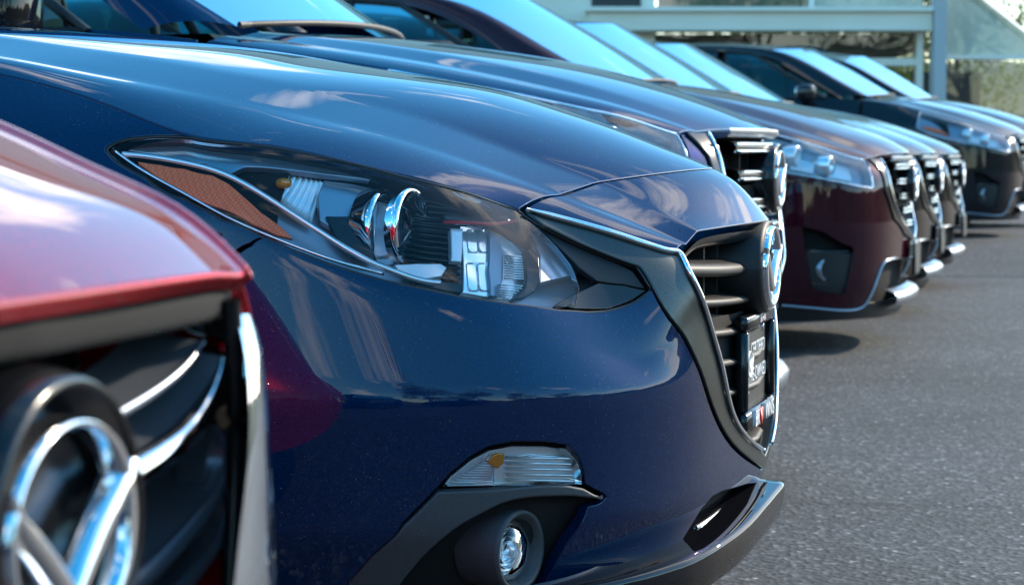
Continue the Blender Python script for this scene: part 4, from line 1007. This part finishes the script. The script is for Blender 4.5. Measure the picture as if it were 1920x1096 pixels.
suv2 = build_suv('deep blue crossover with a chrome slatted grille right behind the navy sedan', 'navy_b', (.722, 6.0), True); suv2.scale = (1, 1, 1.09)
copy_car(suv, 'blue car mostly hidden between the deep blue crossover and the maroon one', 'navy_b', .80, 8.1)
copy_car(suv, 'black crossover just beyond the maroon crossover with a lit chrome grille', 'black_paint', 2.41, 12.35)
copy_car(suv, 'black crossover parked between another black one and the graphite one', 'black_paint', 3.02, 14.7)
c6 = copy_car(suv, 'graphite brown crossover on the raised apron with a dark door mirror', 'brown', 4.47, 19.0, z0=.17)
c7 = copy_car(suv, 'black crossover with roof rails parked farthest down the row', 'black_paint', 5.35, 21.6, z0=.17, scale=(1, 1, 1.03))
for s_ in (1, -1):
    q = np.linspace(0, 1, 24); P = np.stack([2.2+1.75*q, np.full(24, s_*.60), 1.665+.055*np.sin(math.pi*q)**.35-.04*q], 1); V, F = tube(P, .016, 8); mk('roof_rail', V, F, 'black', c7)

# ================================================================== red car in the foreground
def build_red():
    fr = Frame(-.236, 1.13)
    car = thing('parked_car', 'bright red car nose with large chrome emblem and curved grille blades', 'car', (fr.X, fr.Y, 0), -fr.a, 'cars parked in a row')
    plan = [(0, 0), (.012, .2), (.03, .33), (.07, .42), (.12, .52), (.2, .64), (.31, .735), (.45, .8), (.62, .845), (.85, .875), (1.1, .885), (1.4, .89), (2.3, .895), (3.2, .89), (3.8, .86), (4.2, .76), (4.42, .45), (4.46, 0)]
    top = [(.02, 0, .80), (.025, .2, .80), (.03, .352, .796), (.075, .385, .828), (.14, .415, .852), (.22, .455, .878), (.3, .5, .903), (.5, .58, .95), (.65, .63, .98), (.85, .69, 1.005), (1.1, .72, 1.03), (1.4, .715, 1.05), (2.3, .79, 1.04), (3.2, .78, 1.05), (3.75, .74, 1.06), (4.1, .66, 1.06), (4.28, .4, 1.06), (4.32, 0, 1.06)]
    st = [dict(l=p[0], w=p[1], T=T, zL=.66, bulge=.02 if k < 5 else .05, sig=.02 if k < 6 else .03, z0=.2, z1=.36) for k, (p, T) in enumerate(zip(plan, top))]
    S = body_surface(st); VM = S.V[-1]; tp = np.array(top[2:12]); Tf = pchip(tp[:, 0], tp[:, 1:])
    C0 = pchip([.0, .05, .12, .3, .6, 1.1, 1.35], [.806, .832, .860, .912, .972, 1.045, 1.07]); rows = []
    for u in (0, .05, .1, .18, .3, .45, .65, .85, 1.0):
        lc = u*1.3; lt_ = .03+u*1.335; T = Tf(np.array(lt_)); z0 = float(C0(lc)); r = []
        for fw, fz in ((0, 0), (.74, .30), (.93, .80), (1, 1)): r.append((lc+(lt_-lc)*fw**2, T[0]*fw, z0+(T[1]-z0)*fz))
        rows.append(r)
    H = hood_surface(rows, 0, sv=3); vm = H.V[-1]
    add_panel('hood', H, rect(0, H.U[-1], -vm*.955, vm*.955), 'red', car, h=.02, hb=.006, gap=.001, r=.005, depth=.012)
    for s_ in (-1, 1):
        a, b = (-vm, -vm*.955) if s_ < 0 else (vm*.955, vm)
        V, F, N = panel(H, rect(.0, H.U[-1], a, b), h=.02, hb=.008, gap=.001, r=.004, depth=.05); mk('fender_crown', V, F, 'red', car, N)
    V, F, N = panel(H.off(-.016), rect(.012, H.U[-1], -vm+.02, vm-.02), h=.1, hb=.08, skirt=False); mk('hood_underside', V, F, 'void', car, N)
    f = S.inv_lz
    # bumper and fender below the crown
    arch = f([(.93+.345*math.cos(a), max(.33+.345*math.sin(a), .24)) for a in np.radians(np.linspace(180, 0, 20))])
    u0 = f([(.085, .60)], axes=(0, 2))[0, 0]; mir = lambda P: (P*np.array([-1, 1]))[::-1]
    ug = float(np.interp(.40, S.G[len(S.U)//2:, 60, 1][:200], S.U[len(S.U)//2:][:200]))
    gr = np.array([(ug, VM), (ug, .50), (ug*.9, .42), (ug*.6, .30), (0, .27)])
    half = np.vstack([gr]); u_e = f([(1.28, .9)])[0, 0]
    lo_ = np.vstack([[(0, .015)], [(u, .015) for u in np.linspace(.1, arch[2, 0], 12)], arch[2:], f([(1.285, .26), (1.285, .6)]), [(u_e, VM)], [(u, VM) for u in np.linspace(u_e, ug, 24)[1:-1]]])
    add_panel('front_bumper', S, np.vstack([gr, mir(gr)[1:], mir(lo_), lo_[1:]]), 'red', car, h=.03, hb=.015, depth=.03)
    V, F, N = panel(S.off(-.13), rect(-.62, .62, .05, VM*.97), h=.08, hb=.06, skirt=False); mk('grille_back', V, F, 'void', car, N)
    # strip under the hood lip
    q = np.linspace(-.335, .335, 41); pl = pchip([0, .2, .33, .42, .52], [0, .012, .03, .07, .12]); a = np.abs(q)
    rows = [np.stack([pl(a)+d, q, .792+dz-.003*(a/.33)], 1) for d, dz in ((.010, .002), (.009, -.012), (.014, -.018), (.05, -.022), (.05, .0))]
    V, F = loft(rows); mk('hood_seal', V, F, 'void', car)
    g = bpy.data.objects.new('grille', None); COL.objects.link(g); g.parent = car
    A = lambda px, py, l: fr.at_l(px, py, l)
    # chrome surround blade
    ro = smooth_path([A(457, 588, .045), A(476, 640, .038), A(491, 740, .028), A(505, 880, .018), A(515, 1000, .008), A(521, 1110, .0), A(520, 1300, .0)], 50)
    ri = smooth_path([A(443, 590, .03), A(462, 680, .010), A(468, 800, -.004), A(462, 900, -.014), A(450, 1000, -.024), A(438, 1110, -.034), A(410, 1300, -.04)], 50)
    rows = [ri+(ro-ri)*k+np.array([-1, -.6, 0])*.006*4*k*(1-k) for k in np.linspace(0, 1, 9)]; rows = rows+[ro+[.05, 0, 0]]
    V, F = loft(rows)
    mk('grille_surround', V, F, 'chrome', g); mk('grille_surround', V, F, 'chrome', g, mirror=True)
    bar = smooth_path([A(432, 560, .03), A(440, 700, .03), A(442, 850, .03), A(436, 1000, .03), A(428, 1150, .03)], 30)
    V, F = tube(bar, .007, 8, flat=1.0); mk('grille_post', V, F, 'black', g); mk('grille_post', V, F, 'black', g, mirror=True)
    def blade(P, r, m, l=.045, sheet=.05, rz=None):
        c = smooth_path([A(x, y, l) for x, y in P], 40); rr = np.interp(np.linspace(0, 1, len(r)), np.linspace(0, 1, len(r)), r); rr = np.interp(np.linspace(0, 1, 40), np.linspace(0, 1, len(r)), r)
        V, F = tube(c, rr, 10, up=(1, 0, 0), flat=1.0); V2, F2 = loft([c, c+np.array([sheet*.5, .0, .004]), c+np.array([sheet, 0, .010])])
        for mi_ in (False, True):
            o = mk('grille_blade', V, F, m, g, mirror=mi_); mk('blade_web', V2, F2, 'satin', o, mirror=mi_)
    blade([(120, 830), (210, 780), (290, 732), (350, 682), (382, 640)], [.004, .004, .0035, .003, .001], 'satin')
    blade([(150, 940), (242, 888), (302, 850), (352, 808), (390, 752), (411, 700), (418, 668)], [.011, .011, .0105, .010, .009, .006, .001], 'chrome', .035)
    blade([(200, 1130), (268, 1080), (340, 1010), (400, 935), (427, 880), (428, 845), (408, 800)], [.007, .007, .0065, .006, .005, .004, .001], 'satin', .04)
    blade([(250, 1190), (330, 1108), (390, 1040), (418, 985), (420, 952), (404, 925)], [.007, .006, .006, .005, .004, .001], 'satin', .04)
    for q in ([(405, 800), (428, 850), (424, 885), (400, 935), (380, 905), (388, 860)], [(402, 926), (420, 955), (416, 990), (390, 1040), (368, 1010), (378, 965)]):
        P = np.array([A(x, y, .05) for x, y in q]); V, F = loft([P, P+[.02, 0, 0]], True); F = list(F)+[tuple(range(len(P)))]
        mk('blade_fin', V, F, 'satin', g, smooth=False); mk('blade_fin', V, F, 'satin', g, mirror=True, smooth=False)
    k = np.linspace(0, 2*math.pi, 61); zc = .683
    rows = [np.stack([np.full(61, d), .0885*sc*np.cos(k), zc+.084*sc*np.sin(k)], 1) for d, sc in ((.10, 1.10), (.03, 1.06), (.006, 1.02), (-.006, .98), (-.010, .94), (-.006, .90), (.012, .87), (.014, .5), (.014, .01))]
    V, F = loft(rows); mk('emblem_pod', V, [x[::-1] for x in F], 'black', g)
    emblem(g, (.0, 0, zc), .150, .124)
    doors(car, S, 'red', VM, 1.29, 2.33, 3.25, 3.52)
    for l in (.93, 3.62):
        for s_ in (1, -1): wheel(car, l, s_*.78, .325, .205, s_)
    greenhouse(car, dict(inner=[(1.42, .66, 1.06), (1.75, .62, 1.24), (2.1, .56, 1.385), (2.4, .55, 1.42), (3.0, .55, 1.42), (3.7, .52, 1.34)], outer=[(1.55, .74, 1.05), (1.9, .67, 1.24), (2.25, .60, 1.36), (2.55, .59, 1.385), (3.0, .59, 1.385), (3.75, .56, 1.30)],
        cen=[(1.34, 0, 1.085), (1.75, 0, 1.32), (2.05, 0, 1.425), (2.6, 0, 1.455), (3.2, 0, 1.44), (3.7, 0, 1.37)], ktop=24, belt=[(1.45, .76, 1.03), (2.3, .79, 1.04), (3.2, .78, 1.05), (3.8, .74, 1.06)],
        wins=[('front_window', 1.68, 2.36, 2.28, 2.42), ('rear_window', 2.42, 3.5, 2.48, 3.2)]), 'red')
    for mi_ in (False, True): side_mirror(car, 1.72, .96, 1.06, 'red', mi_, .9)
    return car
red = build_red()

# ================================================================== ground, kerb
ga = mat('asphalt', (.06, .06, .062), .8)
t = ga.node_tree; b = t.nodes['Principled BSDF']; c_ = nd(t, 'ShaderNodeTexCoord')
v1 = nd(t, 'ShaderNodeTexVoronoi'); v1.inputs['Scale'].default_value = 75; v2 = nd(t, 'ShaderNodeTexVoronoi'); v2.inputs['Scale'].default_value = 48
n1 = nd(t, 'ShaderNodeTexNoise'); n1.inputs['Scale'].default_value = .9; n1.inputs['Detail'].default_value = 9; n1.inputs['Roughness'].default_value = .62
for n in (v1, v2, n1): t.links.new(c_.outputs['Object'], n.inputs['Vector'])
s1 = nd(t, 'ShaderNodeSeparateColor'); t.links.new(v1.outputs['Color'], s1.inputs[0]); s2 = nd(t, 'ShaderNodeSeparateColor'); t.links.new(v2.outputs['Color'], s2.inputs[0])
r1 = nd(t, 'ShaderNodeValToRGB'); e = r1.color_ramp.elements; e[0].position = 0; e[0].color = (.010, .012, .015, 1); e[1].position = 1; e[1].color = (.16, .165, .17, 1)
x = e.new(.55); x.color = (.030, .033, .038, 1); x = e.new(.9); x.color = (.06, .064, .07, 1)
t.links.new(s1.outputs[0], r1.inputs[0])
r3 = nd(t, 'ShaderNodeMapRange'); r3.inputs[1].default_value = .3; r3.inputs[2].default_value = .7; r3.inputs[3].default_value = .45; r3.inputs[4].default_value = 1.3; t.links.new(n1.outputs['Fac'], r3.inputs[0])
m1 = nd(t, 'ShaderNodeMix', data_type='RGBA', blend_type='MULTIPLY'); m1.inputs[0].default_value = 1; t.links.new(r1.outputs[0], m1.inputs[6]); t.links.new(r3.outputs[0], m1.inputs[7])
g2 = nd(t, 'ShaderNodeMath', operation='GREATER_THAN'); g2.inputs[1].default_value = .965; t.links.new(s2.outputs[1], g2.inputs[0])
l2 = nd(t, 'ShaderNodeMath', operation='LESS_THAN'); l2.inputs[1].default_value = .30; t.links.new(v2.outputs['Distance'], l2.inputs[0])
mm = nd(t, 'ShaderNodeMath', operation='MULTIPLY'); t.links.new(g2.outputs[0], mm.inputs[0]); t.links.new(l2.outputs[0], mm.inputs[1])
m2 = nd(t, 'ShaderNodeMix', data_type='RGBA'); t.links.new(mm.outputs[0], m2.inputs[0]); t.links.new(m1.outputs[2], m2.inputs[6]); m2.inputs[7].default_value = (.34, .34, .33, 1); t.links.new(m2.outputs[2], b.inputs['Base Color'])
bp = nd(t, 'ShaderNodeBump'); bp.inputs['Strength'].default_value = .8; bp.inputs['Distance'].default_value = .004; t.links.new(v1.outputs['Distance'], bp.inputs['Height']); t.links.new(bp.outputs[0], b.inputs['Normal'])
V = []; F = []
xs = np.linspace(-250, 250, 41); ys = np.linspace(-250, 350, 51)
for y in ys:
    for x in xs: V.append((x, y, 0))
for j in range(50):
    for i in range(40): k = j*41+i; F.append((k, k+1, k+42, k+41))
gro = mk('ground', V, F, ga, car=False)
for y0, xa, xb in ((5.5, .4, 6.0), (8.4, 1.2, 7.0)):
    n = 160; x = np.linspace(xa, xb, n); yy = y0+np.cumsum(rng.normal(0, .006, n))+.03*np.sin(x*5); hwid = .0022+.0016*rng.random(n)
    V, F = loft([np.stack([x, yy-hwid, np.full(n, .004)], 1), np.stack([x, yy+hwid, np.full(n, .004)], 1)]); mk('crack', V, F, 'void', gro, car=False)
tag(gro, 'grey speckled asphalt of the car lot', 'ground', kind='structure')
gc = noise_col(mat('concrete', (.3, .3, .3), .85), (.24, .24, .235), (.34, .335, .32), 3, 6, .3, .7, bump=.3, bscale=60)
P = [(15.6, .003), (17.9, .172), (29.6, .172)]
V, F = loft([[(x, y, z) for x in np.linspace(-25, 50, 40)] for y, z in P]); V = np.array(V)
tag(mk('pavement', V, F, ga, car=False, smooth=False), 'asphalt apron rising gently under the farthest cars', 'pavement', kind='structure')

# ================================================================== building behind the row
YB = 30.0
bx = lambda px: (px-960)/FPX*YB
bz = lambda py: CAMZ+(YH-py)/FPX*YB
M['stucco'] = noise_col(mat('white_stucco', (.72, .72, .70), .8), (.84, .77, .62), (.91, .84, .70), 1.3, 6, .3, .7, bump=.15, bscale=40)
M['frame_w'] = mat('white_window_frame', (.90, .84, .72), .45)
M['steel'] = mat('grey_steel_post', (.46, .46, .46), .5, .1)
M['blind'] = mat('window_blind', (.62, .70, .72), .7)
t = M['blind'].node_tree; c_ = nd(t, 'ShaderNodeTexCoord'); w2 = nd(t, 'ShaderNodeTexWave'); w2.bands_direction = 'Z'; w2.inputs['Scale'].default_value = 12; r2 = nd(t, 'ShaderNodeValToRGB')
r2.color_ramp.elements[0].color = (.66, .68, .64, 1); r2.color_ramp.elements[1].color = (.86, .86, .80, 1)
t.links.new(c_.outputs['Object'], w2.inputs['Vector']); t.links.new(w2.outputs['Color'], r2.inputs[0]); t.links.new(r2.outputs[0], t.nodes['Principled BSDF'].inputs['Base Color'])
M['olive'] = mat('olive_shade_cloth', (.20, .21, .15), .8)
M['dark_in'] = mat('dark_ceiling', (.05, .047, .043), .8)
M['shopglass'] = glass('shop_glass', (.93, .96, .95), 1.0, 1.45)
M['lampglow'] = mat('pendant_lamp', (1, .6, .15), .5, emit=(1, .55, .10), estr=4.0)
bld = thing('building', 'white two storey dealership building with blinds and a grey post', 'building', (0, YB, 0))
def bb(nm, x0, x1, z0, z1, y0, y1, m, par=bld):
    V, F = box(((x0+x1)/2, (y0+y1)/2, (z0+z1)/2), (abs(x1-x0), abs(y1-y0), abs(z1-z0))); return mk(nm, V, F, m, par, car=False, smooth=False)
TOP = 7.4
xl, xr, xe = bx(1226), bx(1732), 26.0
bb('wall', -30, xl, .17, TOP, 0, 9, 'stucco')
bb('wall', xl+.003, bx(1790), bz(-60)+1.3, TOP-.003, .02, 9, 'stucco')
bb('parapet', -30.2, bx(1795), TOP, TOP+.35, -.15, 9, 'stucco')
bb('spandrel_beam', xl-.9, xr, bz(62), bz(28), -.45, .3, 'stucco')
bb('ledge', xl-.95, xr, bz(27.8), bz(20), -.55, .3, 'frame_w')
bb('vent_slot', bx(1108), bx(1200), bz(20), bz(-6), -.04, .05, 'dark_in')
# upper windows
zt = bz(-60)+1.3
for a, b_, m in ((bx(1226)+.05, bx(1513), 'olive'), (bx(1523), bx(1728), 'blind')):
    wn = bb('window', a, b_, bz(19), zt, .12, .16, m); bb('pane', a, b_, bz(19), zt, .06, .08, 'shopglass', wn)
bb('mullion', bx(1513), bx(1523), bz(20), zt, -.02, .2, 'frame_w')
x = -28
while x < xl-2.6:
    wn = bb('window', x, x+1.8, 4.2, 5.9, -.01, .1, 'olive'); bb('window_frame', x-.08, x+1.88, 4.10, 4.198, -.06, .1, 'frame_w', wn); bb('pane', x+.02, x+1.78, 4.22, 5.88, -.03, -.015, 'shopglass', wn); x += 3.4
x = -28.3
while x < xl-3:
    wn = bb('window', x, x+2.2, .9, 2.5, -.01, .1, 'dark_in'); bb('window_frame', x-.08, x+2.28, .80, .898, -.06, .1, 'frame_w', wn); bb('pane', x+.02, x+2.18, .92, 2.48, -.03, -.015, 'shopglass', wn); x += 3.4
bb('post', bx(1733), bx(1756), .17, zt+.1, -.55, -.25, 'steel')
# glazed ground floor under the beam: dark ceiling, lamps, rail, see-through glass
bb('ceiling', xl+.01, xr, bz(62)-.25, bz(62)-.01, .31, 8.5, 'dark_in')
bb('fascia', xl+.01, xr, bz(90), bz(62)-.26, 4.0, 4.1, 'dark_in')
for px in (1602, 1690):
    V, F = superell((bx(px), 2.0, bz(88)), (.16, .16, .05), .8, 1); mk('pendant_lamp', V, F, 'lampglow', bld, car=False)
    V, F = tube([(bx(px), 2.0, bz(86)), (bx(px), 2.0, bz(62)-.2)], .01, 6); mk('lamp_cord', V, F, 'dark_in', bld, car=False)
bb('glazing', xl+.02, xr-.02, .2, bz(66), .1, .12, 'shopglass')
bb('transom', xl+.02, xr-.02, bz(124), bz(110), .04, .2, 'frame_w')
bb('mullion', bx(1716), bx(1728), .2, bz(63), .02, .22, 'frame_w')
# right bay
x0, x1 = bx(1762), xe
def prism(nm, P, y0, y1, m):
    n = len(P); V = [(bx(p[0]), y0, bz(p[1])) for p in P]+[(bx(p[0]), y1, bz(p[1])) for p in P]
    F = [tuple(range(n)), tuple(range(2*n-1, n-1, -1))]+[(i, i+n, (i+1) % n+n, (i+1) % n) for i in range(n)]
    return mk(nm, V, F, m, bld, car=False, smooth=False)
bay = [(1762, 104), (1985, 104), (1985, 118), (1985, 104), (1830, -4), (1792, -34), (1762, -34)]
bay = [(1762, 104), (1980, 104), (1968, 98), (1832, -6), (1792, -34), (1762, -34)]
x1 = bx(1980)
prism('window_blind', bay, .25, .28, 'blind'); prism('pane', bay, .12, .14, 'shopglass')
V, F = tube([(bx(1792), .2, bz(-34)), (bx(1832), .2, bz(-6)), (bx(1985), .2, bz(112))], .05, 4); mk('sloped_rail', V, F, 'frame_w', bld, car=False, smooth=False)
bb('sill', x0-.1, x1, bz(112), bz(104.5), -.02, .3, 'frame_w')
bb('glazing', x0, x1, .3, bz(112.5), .12, .14, 'shopglass')
bb('column', bx(1784), bx(1806), .17, bz(113), 1.2, 1.45, 'dark_in')
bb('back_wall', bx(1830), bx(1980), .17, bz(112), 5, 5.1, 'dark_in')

# ================================================================== trees
M['leaf'] = noise_col(mat('leaves', (.07, .11, .03), .6), (.035, .075, .015), (.13, .17, .035), 1.2, 3, .35, .65)
M['leaf_y'] = noise_col(mat('sunlit_leaves', (.2, .24, .03), .6), (.08, .14, .012), (.24, .28, .03), 1.5, 3, .35, .65)
for k in ('leaf', 'leaf_y'):
    t = M[k].node_tree; b = t.nodes['Principled BSDF']; tl = nd(t, 'ShaderNodeBsdfTranslucent'); mi = nd(t, 'ShaderNodeMixShader'); mi.inputs[0].default_value = .4
    t.links.new(b.inputs['Base Color'].links[0].from_socket, tl.inputs[0]); t.links.new(b.outputs[0], mi.inputs[1]); t.links.new(tl.outputs[0], mi.inputs[2]); t.links.new(mi.outputs[0], t.nodes['Material Output'].inputs[0])
M['bark'] = noise_col(mat('bark', (.09, .07, .05), .9), (.06, .045, .035), (.12, .10, .08), 9, 5)
def tree(x, y, h, r, label, leaf='leaf', n=7000, zc=None, group='trees around the lot'):
    t_ = thing('tree', label, 'tree', (x, y, 0), 0, group)
    P = [tube([(0, 0, 0), (.05, .02, h*.3), (.0, .08, h*.6), (.1, 0, h*.85)], [.05*h*.5, .035*h*.5, .02*h*.5, .006*h], 8)]
    bl = []
    for k in range(16):
        a = rng.uniform(0, 6.28); zz = rng.uniform(.35, .95)*h; rr = r*math.sqrt(max(.05, 1-((zz/h-.6)/.42)**2))*rng.uniform(.45, .9)
        e = np.array([rr*math.cos(a), rr*math.sin(a), zz]); bl.append((e, r*rng.uniform(.28, .5)))
        if k < 9: P.append(tube([(0, .04, zz*.55), e*[.5, .5, 1]-[0, 0, zz*.15], e], [.025*h*.3, .015*h*.3, .01], 6))
    V, F = join(*P); mk('trunk', V, F, 'bark', t_, car=False)
    bl.append((np.array([0, 0, h*.8]), r*.5)); C = np.array([b[0] for b in bl]); R = np.array([b[1] for b in bl]); idx = rng.integers(0, len(bl), n)
    d = rng.normal(size=(n, 3)); d /= np.linalg.norm(d, axis=1, keepdims=True); p = C[idx]+d*(R[idx]*rng.uniform(.5, 1.05, n))[:, None]*[1, 1, .8]
    u = rng.normal(size=(n, 3)); u /= np.linalg.norm(u, axis=1, keepdims=True); v = np.cross(u, d); v /= np.maximum(np.linalg.norm(v, axis=1, keepdims=True), 1e-6); s_ = rng.uniform(.03, .065, n)[:, None]*r*.5
    V = np.stack([p-u*s_, p+v*s_*.6, p+u*s_, p-v*s_*.6], 1).reshape(-1, 3); F = [(4*i, 4*i+1, 4*i+2, 4*i+3) for i in range(n)]
    mk('crown', V, F, leaf, t_, car=False, smooth=False)
for i, (x, y, h, r, lf) in enumerate([(4.2, 41, 4.2, 2.0, 'leaf_y'), (6.1, 42, 5.0, 2.2, 'leaf_y'), (8.2, 40.5, 4.6, 2.1, 'leaf')]):
    tree(x, y, h, r, ('yellow green tree seen through the glazing under the beam', 'yellow green tree seen through the glass beside the post', 'darker green tree seen through the low window right of the post')[i], lf)
for i, (x, y, h, r) in enumerate([(9, -20, 8.5, 3.8), (17, -22, 9.5, 4.4), (26, -18, 9, 4.2), (34, -10, 9, 4.2)]):
    tree(x, y, h, r, ('spreading green tree behind the facing row of cars', 'tall green tree across the lot between two broad ones', 'broad green tree at the lot edge across from the row', 'green tree at the far end of the lot edge')[i], 'leaf')
# low wooded hill, its ring extended to keep bright horizon out of reflections
M['hill'] = noise_col(mat('hill_scrub', (.05, .07, .03), .9), (.018, .030, .012), (.075, .085, .035), .5, 8, .35, .65)
V = []; F = []; na, nr = 220, 8
for i in range(na):
    a = math.radians(360*i/(na-1)); hh = 9+4*math.sin(i*.13)+2.2*math.sin(i*.41+1)+1.2*math.sin(i*1.1)+.7*rng.normal(); da = abs((math.degrees(a)-90+180) % 360-180); hh = min(hh, 7.0) if da < 34 else hh
    for j in range(nr):
        f_ = j/(nr-1); R_ = 75+55*f_; V.append((R_*math.cos(a), R_*math.sin(a)+(25 if da < 34 else 0), -.2+hh*math.sin(f_*math.pi/2)+(.5*rng.normal() if 0 < j else 0)))
for i in range(na-1):
    for j in range(nr-1): k = i*nr+j; F.append((k, k+nr, k+nr+1, k+1))
tag(mk('hill', V, F, 'hill', car=False), 'low wooded hill ringing the lot, extended to darken reflections', 'hill', kind='structure')
# cars of the facing row (they show in the paint)
for i, (x, y, pmn, lab) in enumerate([(.2, -8.2, 'navy_b', 'blue crossover in the facing row'), (4.6, -8.6, 'black_paint', 'black crossover in the facing row')]):
    copy_car(suv, lab+' across the lot', pmn, x, y, deg=100, group='cars of the facing row')
